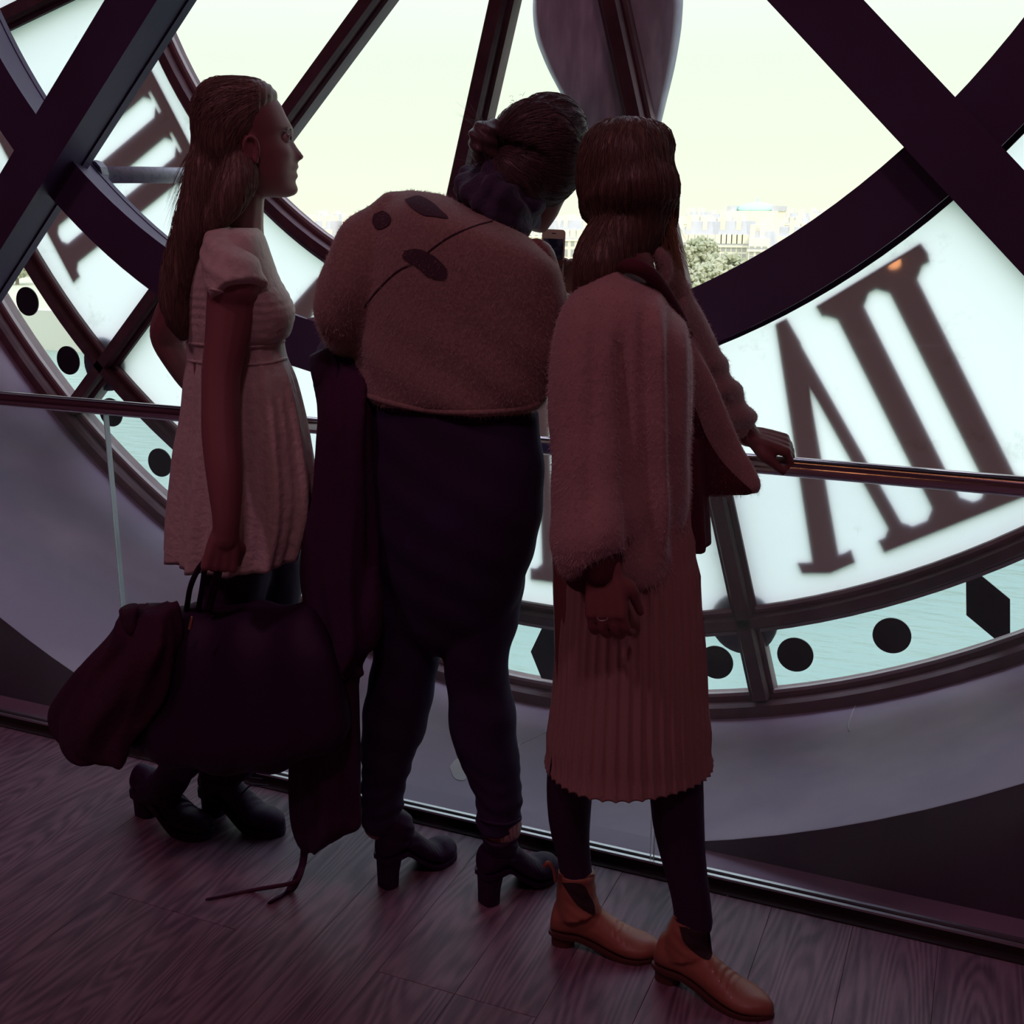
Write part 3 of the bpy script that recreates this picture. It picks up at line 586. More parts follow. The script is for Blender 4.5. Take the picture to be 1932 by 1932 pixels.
def head(org, Fw, Up, sc=1.0, n=72):
    """a head whose profile follows the table; org is the middle of the head (px 470, 262)"""
    Fw = nrm(Fw); Up = nrm(np.asarray(Up, float)-Fw*np.dot(Up, Fw)); S = np.cross(Fw, Up); k = .00103*sc
    rows = crom(np.array(HR, float), 2); V = []; th = np.linspace(0, 2*np.pi, n, endpoint=False)
    for (py, xb, x0, xt, sg, hw) in rows:
        z = (262-py)*k; a0, a1 = (xb-470)*k, (x0-470)*k; c = (a0+a1)/2*.55+a0*.45*0+(a1+a0)/2*.45; h = (a1-a0)/2; w = hw*sc
        co, si = np.cos(th), np.sin(th); X = np.where(co > 0, np.sign(co)*np.abs(co)**.85, co)*h+c; Y = np.sign(si)*np.abs(si)**.95*w
        front = np.clip(co, 0, 1)
        X = X+(xt-x0)*k*np.exp(-(Y/(sg*sc))**2)*(front > 0)*np.clip(front*3, 0, 1)
        # eye sockets and cheeks
        ez = math.exp(-((py-258)/9.0)**2); X = X-.007*sc*ez*np.exp(-((np.abs(Y)-.031*sc)/(.014*sc))**2)*(co > .2)
        ck = math.exp(-((py-287)/14.0)**2); X = X+.005*sc*ck*np.exp(-((np.abs(Y)-.040*sc)/(.018*sc))**2)*(co > .2)
        for x, y in zip(X, Y): V.append(np.asarray(org)+Fw*x+S*y+Up*z)
    pieces = [close_grid(V, len(rows), n)]
    for s in (-1, 1):                         # ears
        e = np.asarray(org)+Fw*(6*k)+S*s*.0735*sc+Up*(-22*k); pts = []
        for a in np.linspace(-2.3, 2.5, 12): pts.append((*(e+Fw*(-.004+.0135*math.sin(a)*sc*-1)+Up*(.0225*math.cos(a)*sc)+S*s*(.006+.004*math.cos(a))), .0042*sc))
        pieces.append(tube(pts, n=8, sub=2)); pieces.append(ellip(e+S*s*-.002-Fw*.001, (.010*sc, .007*sc, .019*sc), np.stack([Fw, S, Up], 1)))
        pieces.append(ellip(e+S*s*.004-Up*.021*sc+Fw*.004, (.0055*sc, .0045*sc, .007*sc), np.stack([Fw, S, Up], 1)))
    return pieces, Fw, S, Up, k
CAPR = [(154.5, 425, 462, .022), (158, 405, 495, .047), (165, 392, 512, .063), (175, 382, 522.5, .072), (188, 374, 527, .0785), (202, 369, 522, .0820), (216, 366, 516, .0840), (232, 365, 508, .0845), (248, 366, 500, .0835), (262, 368, 488, .0815), (276, 371, 474, .079), (292, 376, 462, .074), (306, 384, 452, .066)]
def hair_cap(org, F_, S_, U_, k, grow=0.0, down=0):
    rows = crom(np.array(CAPR, float), 3); n = 48; th = np.linspace(0, 2*np.pi, n, endpoint=False); V = []
    for py, xb, xf, hw in rows:
        a0, a1 = (xb-470)*k-grow, (xf-470)*k; c, h = (a0+a1)/2, (a1-a0)/2; w = hw*k/.00103+grow; co, si = np.cos(th), np.sin(th)
        for x, y in zip(np.sign(co)*np.abs(co)**np.where(co > 0, .7, .95)*h+c, np.sign(si)*np.abs(si)**.85*w): V.append(np.asarray(org)+F_*x+S_*y+U_*((262-py)*k+grow*(1 if py < 180 else 0)))
    return close_grid(V, len(rows), n)
def face_parts(org, Fw, S, Up, k, person, brow):
    for s in (-1, 1):
        e = org+Fw*(66.5*k)+S*s*.0315+Up*(1.5*k); V, F = ellip(e, (.0115, .0115, .0115)); obj('eye', V, F, m_eye, person, True)
        V, F = ellip(e+Fw*.0075+S*s*.001, (.006, .006, .006)); obj('iris', V, F, m_black, person, True)
        pts = [e+S*s*(-.012)+Fw*.009+Up*.001, e+Fw*.0135+Up*.006, e+S*s*.012+Fw*.006+Up*.002]; obj('eyelid', *tube([(*p, .0022) for p in pts], n=8, sub=5), m_skin, person, True)
        pts = [e+S*s*(-.014)+Fw*.0125+Up*.016, e+S*s*.002+Fw*.012+Up*.020, e+S*s*.018+Fw*.003+Up*.015]; obj('eyebrow', *tube([(*p, .0022) for p in pts], n=8, sub=5), brow, person, True)
def hand(w, d, pn, side, sc=1.0, curl=(35, 40, 25), spread=.008, thumb=35):
    """w wrist, d direction of the fingers, pn direction the palm faces, side the thumb's side; five separate fingers"""
    d = nrm(d); pn = nrm(np.asarray(pn, float)-d*np.dot(pn, d)); s = np.cross(d, pn)*side; w = np.asarray(w, float); out = []
    for q in (-.030, -.011, .010, .029):
        out.append(tube([(*(w+s*q*.55*sc+d*-.01*sc), .013*sc), (*(w+s*q*.8*sc+d*.035*sc), .0145*sc), (*(w+s*q*sc+d*.083*sc), .0115*sc)], n=12, sub=4))
    for i, (q, L, r) in enumerate(((-.030, .058, .0076), (-.0105, .070, .0084), (.0095, .076, .0088), (.029, .068, .0085))):
        p = w+s*q*sc+d*.080*sc; a = 0; pts = [(*p, r*1.15*sc)]; v = nrm(d+s*(i-1.5)*spread*8)
        for f, c in zip((.45, .32, .26), curl):
            a += math.radians(c*(1+.08*(i-1.5))); p = p+(v*math.cos(a)+pn*math.sin(a))*L*f*sc; pts.append((*p, r*sc*(1 if f > .4 else .92 if f > .3 else .78)))
        out.append(tube(pts, n=10, sub=4))
    p = w+s*.022*sc+d*.018*sc+pn*.006*sc; t1 = nrm(d*.75+s*.75+pn*.35); t2 = nrm(d*.95+s*.15*math.cos(math.radians(thumb))+pn*math.sin(math.radians(thumb)))
    out.append(tube([(*p, .0135*sc), (*(p+t1*.030*sc), .0125*sc), (*(p+t1*.030*sc+t2*.030*sc), .0100*sc), (*(p+t1*.030*sc+t2*.056*sc), .0080*sc)], n=12, sub=4))
    return out
def hairs(name, o, n, L, r, flow, mt, parent, keep=None, lift=.0015, wob=.12, seg=6):
    P, Q = surf_samples(o, n, keep); n = len(P); pts = [P+Q*lift]; v = None
    tree = bvh(o); cur = P.copy(); nor = Q.copy(); W_ = rng.randn(n, 3)*wob
    for s in range(seg-1):
        f = flow(cur)+W_; f = f-nor*(f*nor).sum(1)[:, None]; f /= np.linalg.norm(f, axis=1)[:, None]+1e-9
        cur = cur+f*(L/(seg-1))*(.6+.8*rng.rand(n, 1) if s == 0 else 1)
        for i in range(n):
            h = tree.find_nearest(Vector(cur[i]), .03)
            if h[0] is not None: cur[i] = h[0]; nor[i] = h[1]
        pts.append(cur+nor*lift*(1+.8*rng.rand(n, 1)))
    return strands(name, np.stack(pts, 1), r, mt, parent)
def shoe(prefix, heel, toe, parent, L, Wd, shaft, mt, msole, hh, toe_h=.05, inst=.085, pointed=.5, plat=.006, hl=.055, voxel=.0045, crease=None, name='ankle_boot', heel_in=.0, vamp=None):
    """heel, toe: floor points (x, y); shaft: rows of x,y,z,r up from the ankle; hh heel height"""
    h = np.array([*heel, 0.0]); t = np.array([*toe, 0.0]); f = nrm(t-h); s = np.cross([0, 0, 1.0], f); V = []; n = 28
    st = [0, .04, .12, .25, .4, .55, .7, .82, .92, .985, 1.0]; wd = [.45, .68, .78, .76, .74, .88, 1.0, .98, .80, .45, .15]
    def z0(u): return plat+hh*max(0.0, 1-max(0, (u-.28))/.38)**1.3 if u > .28 else plat+hh
    tops = [.5*inst+hh, inst*.95+hh, inst*1.0+hh, inst+hh*.95, inst*.98+hh*.75, inst*.78+hh*.45, inst*.62+hh*.15, toe_h*.95+plat, toe_h*.85+plat, toe_h*.60+plat, toe_h*.35+plat]
    th = np.linspace(0, 2*np.pi, n, endpoint=False)
    for u, w, zt in zip(st, wd, tops):
        w = Wd/2*(w if u < .8 else w*(1-pointed*.25*(u-.8)/.2)); zb = z0(u); c = (zt+zb)/2; hz = (zt-zb)/2
        for a in th:
            ca, sa = math.cos(a), math.sin(a); y = np.sign(ca)*abs(ca)**.75*w*(1 if sa < 0 else 1-.30*sa); z = c+np.sign(sa)*abs(sa)**(.6 if sa < 0 else .95)*hz
            V.append(h+f*u*L+s*y+np.array([0, 0, z]))
    rows = crom(np.array(V).reshape(len(st), n*3), 4); m = len(rows); pcs = [close_grid(rows.reshape(-1, 3), m, n)]
    if shaft: pcs.append(tube(shaft, n=24, sub=4, round_ends=False))
    up = remeshed('boot_upper', pcs, mt, None, voxel, 5, disp=lambda c: (lambda u, z: -.0022*np.abs(np.sin(u*math.pi*22+z*60))**3*np.exp(-((u-.62)/.10)**2)*(z > .035)+.0012*np.sin(z*240+u*30)*np.exp(-((u-.3)/.14)**2)*(z > .09))(((c-h)@f)/L, c[:, 2]))
    root = empty(name, tuple(h), None); up.parent = root; up.matrix_parent_inverse = Matrix.Translation(root.location).inverted()
    root.parent = parent; root.matrix_parent_inverse = Matrix.Translation(parent.location).inverted()
    V = []; us = np.linspace(0, 1, 24); m = 0
    for lo in (0, 1):
        for sg in (1, -1):
            for u in (us if sg == 1 else us[::-1]):
                w = Wd/2*np.interp(u, st, wd)*(1.05 if lo else 1.02)*(1 if u < .8 else 1-pointed*.25*(u-.8)/.2); V.append(h+f*(u*L*1.012-.002)+s*sg*w+np.array([0, 0, z0(u)+.004 if lo else max(0.0, z0(u)-plat)]))
    k = 48; F = [(i, (i+1) % k, k+(i+1) % k, k+i) for i in range(k)]+[(i, k-1-i, k-2-i, i+1) for i in range(23)]+[(k+i, k+i+1, 2*k-2-i, 2*k-1-i) for i in range(23)]
    obj('sole', V, F, msole, root)
    if hh > .012:
        V = []
        for z, e, q in ((0, hl*.86, .82), (hh*.5, hl*.9, .86), (hh+plat, hl*1.1, 1.0)):
            for a in np.linspace(0, 2*np.pi, 20, endpoint=False):
                ca, sa = math.cos(a), math.sin(a); V.append(h+f*(heel_in+.002+e/2*(1+np.sign(ca)*abs(ca)**.7))+s*np.sign(sa)*abs(sa)**.7*Wd*.36*q+np.array([0, 0, z]))
        obj('heel_block', *close_grid(V, 3, 20), msole, root)
    return root, up
def fl(px, py, z=0.0):
    d = FWD+((px-966)*RGT-(py-966)*UPV)/FPX; t = (z-CAM[2])/d[2]; p = CAM+d*t; return (float(p[0]), float(p[1]))
# ================================================================ WOMAN 1, left, in the pale dress
p1 = empty('person', (-.3, -1.62, 0), 'woman with long blond hair in a pale short-sleeved dress, in profile at the left', 'person')
o1 = W(470, 262, -1.62); v1 = vdir(o1); f1 = np.array([v1[1], -v1[0], 0.0]); sc1 = PS(470, 262, -1.62)/.00103
hp1, F1, S1, U1, k1 = head(o1, f1, (0, 0, 1), sc1)
body = list(hp1)
body.append(limb([(452, 330, -1.62, 50), (450, 370, -1.63, 48), (447, 405, -1.64, 50), (440, 440, -1.64, 60), (435, 480, -1.64, 70)]))
body.append(sections([(415, 432, 482, 436, -1.64, .10), (392, 452, 494, 448, -1.64, .155), (368, 490, 512, 485, -1.64, .175), (352, 540, 525, 540, -1.64, .17), (352, 600, 545, 592, -1.64, .16), (354, 655, 528, 648, -1.64, .14), (352, 730, 545, 725, -1.64, .16), (345, 850, 560, 850, -1.64, .17), (350, 960, 555, 960, -1.64, .17)], sub=4))
armn = [(442, 482, -1.70, 28), (444, 520, -1.78, 48), (438, 568, -1.78, 47), (428, 640, -1.80, 41), (418, 700, -1.82, 37), (416, 760, -1.84, 35.5), (417, 820, -1.86, 36), (424, 900, -1.885, 34), (427, 970, -1.90, 27), (426, 1015, -1.90, 24)]
body.append(limb(armn))
w1 = W(426, 1005, -1.90); body += hand(w1, W(412, 1090, -1.91)-w1, W(380, 1060, -1.75)-w1, 1, .92, (60, 65, 35))
body.append(limb([(395, 470, -1.50, 38), (362, 545, -1.47, 44), (330, 605, -1.45, 41), (317, 635, -1.44, 33), (335, 672, -1.42, 31), (368, 718, -1.38, 29), (400, 745, -1.36, 24)]))
w1b = W(400, 745, -1.36); body += hand(w1b, W(460, 780, -1.33)-w1b, np.array([0, 1, 0.]), 1, .9, (15, 20, 15))
legA = [(455, 940, -1.68, 66), (452, 1040, -1.68, 62), (440, 1120, -1.68, 56), (418, 1220, -1.68, 48), (392, 1300, -1.66, 44), (366, 1380, -1.63, 38), (345, 1440, -1.60, 31)]
legB = [(500, 940, -1.58, 60), (510, 1040, -1.57, 56), (508, 1120, -1.57, 56), (495, 1220, -1.56, 46), (480, 1300, -1.54, 42), (462, 1380, -1.53, 37), (450, 1440, -1.52, 31)]
body += [limb(legA), limb(legB)]
b1 = remeshed('body', body, m_skin, p1, .0042, 2)
face_parts(o1, F1, S1, U1, k1, p1, m_blond)
obj('teeth', *ellip(o1+F1*(77.5*k1)-U1*(57.5*k1), (.004, .014, .0022), np.stack([F1, S1, U1], 1)), m_white, p1, True)
ti = remeshed('tights', [tube([(*W(a, b, y), (r+4)*PS(a, b, y)) for a, b, y, r in g], n=18, sub=4) for g in (legA, legB)], m_tights, p1, .008, 2)
# boots with chunky heels
hA = fl(262, 1528); tA = (hA[0]+.26, hA[1]-.045); aA = W(338, 1440, -1.60)
r1, _ = shoe('', hA, tA, p1, .275, .092, [(*W(352, 1400, -1.61), .050), (*W(338, 1440, -1.60), .046), (aA[0]-.045, -1.60, .12, .048), (hA[0]+.055, hA[1]-.01, .08, .045)], m_blackl, m_blackl, .055, plat=.018, hl=.075, inst=.09)
hB = (hA[0]+.165, hA[1]+.075); tB = (hB[0]+.26, hB[1]-.03)
r2, _ = shoe('', hB, tB, p1, .275, .092, [(*W(455, 1400, -1.52), .050), (*W(447, 1440, -1.52), .046), (hB[0]+.062, hB[1]-.01, .14, .047), (hB[0]+.055, hB[1]-.01, .08, .045)], m_blackl, m_blackl, .055, plat=.018, hl=.075, inst=.09)
for i in range(5):                             # laces standing up on the far boot
    a = np.array([hB[0]+.11+.018*i, hB[1]-.01, .175-.015*i]); obj('shoelace', *tube([(*(a+[-.02, -.04, -.01]), .0022), (*(a+[.0, -.02, .012]), .0022), (*(a+[.015, .03, -.01]), .0022)], n=6, sub=4), m_black, r2, True)
# dress
def dmod(s, th): return np.clip((s-.47)*2.2, 0, 1)*(.010*np.sin(11*th+1.0)+.006*np.sin(23*th+2*s))+.0011*np.sin(30*s*6.28+3*np.sin(2*th))*np.exp(-((s-.30)/.1)**2)
drs = [(416, 428, 486, 430, -1.64, .11), (396, 442, 499, 444, -1.64, .165), (366, 482, 514, 486, -1.64, .188), (349, 530, 528, 524, -1.64, .185), (345, 565, 547, 558, -1.64, .18), (344, 600, 557, 588, -1.64, .172), (346, 630, 549, 626, -1.64, .162), (350, 650, 537, 642, -1.64, .150), (352, 678, 541, 674, -1.64, .150),
       (346, 719, 556, 713, -1.64, .166), (340, 786, 571, 776, -1.64, .180), (328, 850, 581, 835, -1.64, .188), (321, 920, 589, 904, -1.64, .194), (315, 985, 585, 965, -1.64, .198), (313, 1046, 566, 1032, -1.64, .20)]
sleeve = lambda rows: tube([(*W(a, b, y), r*PS(a, b, y)) for a, b, y, r in rows], n=28, sub=6, round_ends=False)
V, F = sections(drs, sub=8, n=110, mod=dmod, capped=True)
dress = obj('dress', V, F, m_dress, p1, True)
sl = remeshed('short_sleeve', [sleeve([(428, 442, -1.66, 22), (422, 470, -1.73, 42), (438, 512, -1.78, 54), (452, 552, -1.795, 56)])], m_dress, p1, .006, 2, disp=lambda c: .002*np.sin(c[:, 2]*160+c[:, 0]*60))
remeshed('short_sleeve', [sleeve([(405, 455, -1.53, 42), (375, 505, -1.49, 50), (352, 552, -1.47, 52)])], m_dress, p1, .006, 2)
line_on('sleeve_hem', sl, [(398, 545), (430, 552), (470, 560), (505, 568)], .003, m_dress, p1)
tb = bvh(dress)
for pts in ([(354, 647), (400, 652), (460, 654), (510, 650), (536, 643)], [(354, 680), (400, 686), (460, 688), (510, 684), (540, 676)]): line_on('waistband_seam', dress, pts, .0035, m_dress, p1, tb)
# hair: half tied back, falling below the shoulder blades
hrow = [(445, 200, -1.62, 52)]
Fh = np.stack([F1, S1, U1], 1)
hcap = [hair_cap(o1, F1, S1, U1, k1)]
hcap.append(limb([(420, 270, -1.64, 53), (408, 330, -1.67, 57), (392, 382, -1.69, 50), (372, 428, -1.71, 42), (356, 468, -1.72, 31), (340, 515, -1.73, 26), (330, 560, -1.73, 25), (336, 605, -1.72, 22), (345, 634, -1.71, 9)]))
hcap.append(limb([(455, 290, -1.66, 34), (450, 335, -1.69, 37), (432, 380, -1.72, 30), (410, 415, -1.73, 20), (392, 440, -1.73, 10)]))
hcap.append(limb([(372, 295, -1.63, 14), (362, 340, -1.64, 14), (350, 400, -1.66, 18), (338, 450, -1.67, 18), (322, 510, -1.68, 18), (318, 570, -1.68, 17), (326, 605, -1.68, 10)]))
hm = remeshed('long_hair', hcap, m_blond, p1, .006, 3, disp=lambda c: .0012*np.sin(c[:, 0]*420+c[:, 1]*300+4*np.sin(c[:, 2]*9)))
def flow1(P):
    z = P[:, 2:3]; down = np.tile([0, 0, -1.0], (len(P), 1)); back = -np.tile(F1, (len(P), 1)); k = np.clip((z-1.72)/.1, 0, 1); return down*(1-k*.8)+back*k
nearf = lambda P, Q: (((CAM-P)*Q).sum(1) > -.3) & ((P-o1)@F1 < .035)
hairs('hair_strand', hm, 2600, .11, .0007, flow1, m_blond, p1, nearf)
tie = [(*W(366+7*math.cos(a), 303+13*math.sin(a), -1.66), .004) for a in np.linspace(0, 5.2, 9)]; obj('hair_clip', *tube(tie, n=8, sub=2), m_brown, p1, True)
pth = []
for i in range(90):                            # stray ends at the back
    a = W(368+rng.randn()*5, 280+rng.rand()*80, -1.66+rng.randn()*.02); d = np.array([-.6-rng.rand()*.6, .0, -.7]); pth.append([a+d*.012*j+np.array([0, 0, -.0016])*j*j+rng.randn(3)*.0006 for j in range(7)])
for i in range(110):
    a = W(326+rng.rand()*14, 470+rng.rand()*90, -1.68+rng.randn()*.02); d = np.array([-.9, .1, -.35+rng.randn()*.3]); pth.append([a+d*.008*j+np.array([0, 0, -.0008])*j*j for j in range(7)])
strands('stray_hair', pth, .0006, m_blond, p1)
# ================================================================ WOMAN 2, middle
p2 = empty('person', (.4, -1.6, 0), 'woman with a bun in a fuzzy leaf-patterned sweater and dark jeans, leaning forward', 'person')
hcW2 = W(1022, 285, -1.47); v2 = vdir(hcW2); r2v = np.array([v2[1], -v2[0], 0.0])
hp2, F2, S2, U2, k2 = head(W(1008, 318, -1.45), v2*.75+r2v*.62+np.array([0, 0, -.42]), np.array([0, 0, 1.0])+r2v*.42+v2*.35, 1.02)
body = list(hp2)+[limb([(985, 340, -1.50, 52), (955, 385, -1.53, 50), (925, 425, -1.57, 60)]), limb([(1000, 330, -1.46, 62), (1003, 365, -1.45, 54), (990, 398, -1.45, 34)])]
body.append(sections([(835, 390, 960, 440, -1.57, .09), (760, 400, 1000, 470, -1.6, .13), (710, 470, 1040, 520, -1.6, .16), (690, 600, 1035, 620, -1.6, .155), (700, 740, 1010, 760, -1.6, .14), (680, 860, 1015, 880, -1.6, .155), (690, 960, 1008, 970, -1.6, .155), (700, 1030, 998, 1040, -1.6, .14)], sub=4))
armL = [(735, 440, -1.62, 42), (690, 500, -1.65, 42), (655, 575, -1.67, 38), (650, 625, -1.62, 34), (672, 655, -1.50, 30), (700, 668, -1.38, 24)]
armR = [(1010, 490, -1.60, 40), (1035, 570, -1.56, 38), (1052, 640, -1.46, 33), (1064, 630, -1.34, 28), (1070, 605, -1.25, 24), (1074, 572, -1.20, 20)]
body += [limb(armL), limb(armR)]
wr = W(1074, 574, -1.20); body += hand(wr, W(1070, 470, -1.19)-wr, np.array([-.35, -1.0, .1]), -1, .92, (35, 60, 45), thumb=20)
wl2 = W(700, 668, -1.38); body += hand(wl2, W(760, 690, -1.34)-wl2, np.array([0, 0, 1.0]), 1, .9, (30, 40, 30))
lR = [(905, 960, -1.6, 95), (908, 1060, -1.6, 86), (908, 1150, -1.6, 74), (897, 1240, -1.6, 62), (903, 1290, -1.59, 60), (910, 1352, -1.59, 64), (916, 1400, -1.59, 61), (929, 1445, -1.59, 53), (939, 1490, -1.59, 46), (941, 1530, -1.59, 43), (943, 1556, -1.585, 42)]
lL = [(775, 960, -1.6, 95), (770, 1060, -1.6, 84), (766, 1150, -1.6, 74), (766, 1240, -1.6, 63), (755, 1305, -1.6, 63), (743, 1367, -1.6, 61), (731, 1423, -1.61, 50), (724, 1480, -1.61, 42), (720, 1530, -1.61, 38), (717, 1552, -1.60, 38)]
body += [limb([(a, b, y, r*.88) for a, b, y, r in lR]), limb([(a, b, y, r*.88) for a, b, y, r in lL])]
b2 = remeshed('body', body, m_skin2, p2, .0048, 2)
face_parts(W(1008, 318, -1.45), F2, S2, U2, k2, p2, m_brown)
hips = sections([(690, 740, 1015, 775, -1.6, .15), (668, 850, 1026, 870, -1.6, .168), (662, 930, 1026, 930, -1.6, .175), (668, 1000, 1016, 1005, -1.6, .165), (680, 1070, 997, 1070, -1.6, .145), (696, 1140, 972, 1140, -1.6, .118), (730, 1200, 940, 1200, -1.6, .08), (790, 1232, 880, 1232, -1.6, .03)], sub=5)
jn = remeshed('jeans', [hips, tube([(*W(a, b, y), r*PS(a, b, y)) for a, b, y, r in lR], n=30, sub=5, round_ends=False), tube([(*W(a, b, y), r*PS(a, b, y)) for a, b, y, r in lL], n=30, sub=5, round_ends=False)], m_jean, p2, .0065, 3,
              disp=lambda c: .0035*np.sin(c[:, 2]*150+3*np.sin(c[:, 0]*40)+c[:, 1]*50)*np.clip((.42-c[:, 2])/.3, 0, 1)+.0015*np.sin(c[:, 2]*60+c[:, 0]*30))
line_on('trouser_hem', jn, [(908, 1546), (925, 1552), (955, 1555), (980, 1546)], .004, m_jean, p2)
# boots
hL = (.200, -1.635); hR = (.452, -1.60)
bl_, up_ = shoe('', hL, (hL[0]+.085, hL[1]+.20), p2, .235, .088, [(*W(717, 1545, -1.605), .0435), (hL[0]+.028, hL[1]+.045, .15, .040), (hL[0]+.020, hL[1]+.04, .11, .038)], m_blackl, m_blackl, .075, hl=.05, inst=.075, toe_h=.052, plat=.008)
br_, up2_ = shoe('', hR, (hR[0]+.10, hR[1]+.19), p2, .235, .090, [(*W(942, 1566, -1.595), .0435), (hR[0]+.032, hR[1]+.045, .14, .040), (hR[0]+.024, hR[1]+.04, .11, .040)], m_blackl, m_blackl, .075, hl=.05, inst=.08, toe_h=.055, plat=.008)
m_sock = mat('striped_sock', (.35, .22, .20), .9, noise=(90, (.55, .42, .38), .45, .55, (4, 1, .1)))
obj('sock', *limb([(948, 1530, -1.59, 33), (951, 1558, -1.585, 34)], n=24), m_sock, p2, True)
# sweater
tor = [(832, 366, 962, 428, -1.56, .10), (768, 360, 996, 446, -1.58, .145), (730, 385, 1028, 476, -1.6, .178), (700, 432, 1056, 508, -1.6, .190), (682, 490, 1063, 550, -1.6, .190), (672, 560, 1062, 605, -1.6, .185), (670, 640, 1056, 660, -1.6, .180), (674, 700, 1040, 718, -1.6, .175), (682, 735, 1024, 756, -1.6, .170), (690, 748, 1016, 768, -1.6, .160)]
slL = [(748, 425, -1.61, 62), (700, 478, -1.64, 72), (662, 545, -1.67, 64), (648, 598, -1.66, 53), (655, 630, -1.58, 46), (680, 652, -1.47, 38), (700, 664, -1.40, 32)]
slR = [(978, 510, -1.60, 48), (1010, 565, -1.57, 52), (1040, 640, -1.50, 48), (1058, 615, -1.40, 38), (1060, 580, -1.31, 30)]
def wr2(c):
    q = (c-np.array(W(860, 640, -1.75)))
    return .0035*np.sin(c[:, 2]*55+c[:, 0]*38+2*np.sin(c[:, 0]*9))*np.clip((1.45-c[:, 2])/.25, 0, 1)+.003*np.sin(c[:, 0]*60+c[:, 2]*18)*np.clip((.35-c[:, 0])/.12, 0, 1)
sw = remeshed('fuzzy_sweater', [sections(tor, sub=6, n=80, expo=2.3), tube([(*W(a, b, y), r*PS(a, b, y)) for a, b, y, r in slL], n=36, sub=6), tube([(*W(a, b, y), r*PS(a, b, y)) for a, b, y, r in slR], n=36, sub=6)], m_knit, p2, .0075, 5, disp=wr2)
tsw = bvh(sw)
for pl_ in ([(764, 378), (790, 371), (815, 383), (832, 398), (846, 413), (822, 410), (800, 407), (778, 394)], [(706, 405), (725, 399), (739, 411), (733, 426), (713, 433), (703, 420)], [(764, 473), (790, 470), (815, 480), (830, 492), (844, 509), (838, 527), (808, 521), (790, 505), (762, 487)]):
    decal('leaf_patch', sw, pl_, m_patch, p2, .0025, tree=tsw)
line_on('thin_strap', sw, [(928, 418), (895, 427), (850, 446), (815, 470), (790, 492), (750, 512), (715, 545), (688, 578)], .0022, m_patch, p2, tsw)
line_on('sweater_hem', sw, [(688, 744), (730, 758), (790, 771), (850, 777), (920, 777), (985, 770), (1012, 762)], .0070, m_knit, p2, tsw, lift=-.003)
fuzz('wool_fuzz', sw, 24000, .0075, .0003, m_tip, p2)
# scarf
def scm(c): return .006*np.sin(c[:, 2]*90+c[:, 0]*70)+.004*np.sin(c[:, 0]*150-c[:, 2]*60)
remeshed('navy_scarf', [limb([(872, 356, -1.56, 21), (905, 366, -1.62, 38), (945, 392, -1.63, 40), (985, 418, -1.58, 22)]), limb([(892, 338, -1.52, 24), (930, 348, -1.56, 44), (975, 382, -1.56, 44), (1000, 405, -1.50, 26)]), limb([(905, 350, -1.42, 40), (960, 372, -1.38, 44), (1000, 402, -1.42, 26)])], m_scarf, p2, .006, 2, disp=scm)
# hair and bun
h2 = remeshed('tied_hair', [hair_cap(W(1008, 318, -1.45), F2, S2, U2, k2, .002), limb([(1034, 256, -1.49, 78), (1026, 268, -1.50, 90), (1012, 310, -1.51, 86), (985, 335, -1.54, 66)], n=26, sub=6), limb([(1080, 285, -1.46, 36), (1088, 315, -1.44, 24)])], m_brown, p2, .006, 3)
bun = remeshed('hair_bun', [limb([(930, 246, -1.55, 22), (914, 258, -1.57, 29), (914, 280, -1.57, 27), (925, 296, -1.56, 24)]), limb([(902, 243, -1.58, 12), (896, 258, -1.60, 12), (902, 280, -1.60, 13)])], m_brown, p2, .004, 2, disp=lambda c: .002*np.sin(c[:, 2]*260+c[:, 0]*120))
bc = W(925, 275, -1.57)
def flow2(P): d = bc-P; return d/(np.linalg.norm(d, axis=1)[:, None]+1e-9)
hairs('hair_strand', h2, 2200, .07, .0006, flow2, m_brown, p2, lambda P, Q: ((CAM-P)*Q).sum(1) > -.4)
pth = []
for i in range(120):
    b = i % 2; a = W(900+rng.rand()*18, (236, 300)[b]+rng.rand()*20, -1.57+rng.randn()*.02); d = nrm(np.array([-.35+rng.randn()*.35, rng.randn()*.2, 1.0 if not b else rng.randn()*.8])); c = rng.randn(3)*.0016+np.array([-.0008, 0, -.0004]); pth.append([a+d*.0042*j+c*j*j*.25 for j in range(8)])
for i in range(60):
    a = W(960+rng.rand()*130, 178+rng.rand()*30, -1.49+rng.randn()*.03); w_ = rng.randn(3)*.0006; pth.append([a+np.array([.2, 0, .5])*.0012*j+w_*j for j in range(8)])
strands('stray_hair', pth, .0004, m_brown, p2)
# ================================================================ WOMAN 3, right
p3 = empty('person', (.9, -1.66, 0), 'woman in a caramel plush coat, ribbed skirt and tan boots, one hand on the rail', 'person')
hc3 = W(1190, 345, -1.60); v3 = vdir(hc3); r3v = np.array([v3[1], -v3[0], 0.0])
hp3, F3, S3, U3, k3 = head(W(1196, 352, -1.58), v3*.72+r3v*.62+np.array([0, 0, -.18]), np.array([0, 0, 1.0])-r3v*.08+v3*.15, 1.0)
body = list(hp3)+[limb([(1185, 400, -1.60, 46), (1180, 450, -1.62, 46), (1175, 500, -1.64, 60)])]
body.append(sections([(1140, 515, 1210, 515, -1.64, .07), (1090, 565, 1255, 570, -1.65, .12), (1070, 700, 1285, 700, -1.65, .14), (1085, 800, 1280, 800, -1.65, .13), (1075, 950, 1290, 950, -1.65, .15), (1080, 1060, 1300, 1060, -1.65, .15)], sub=4))
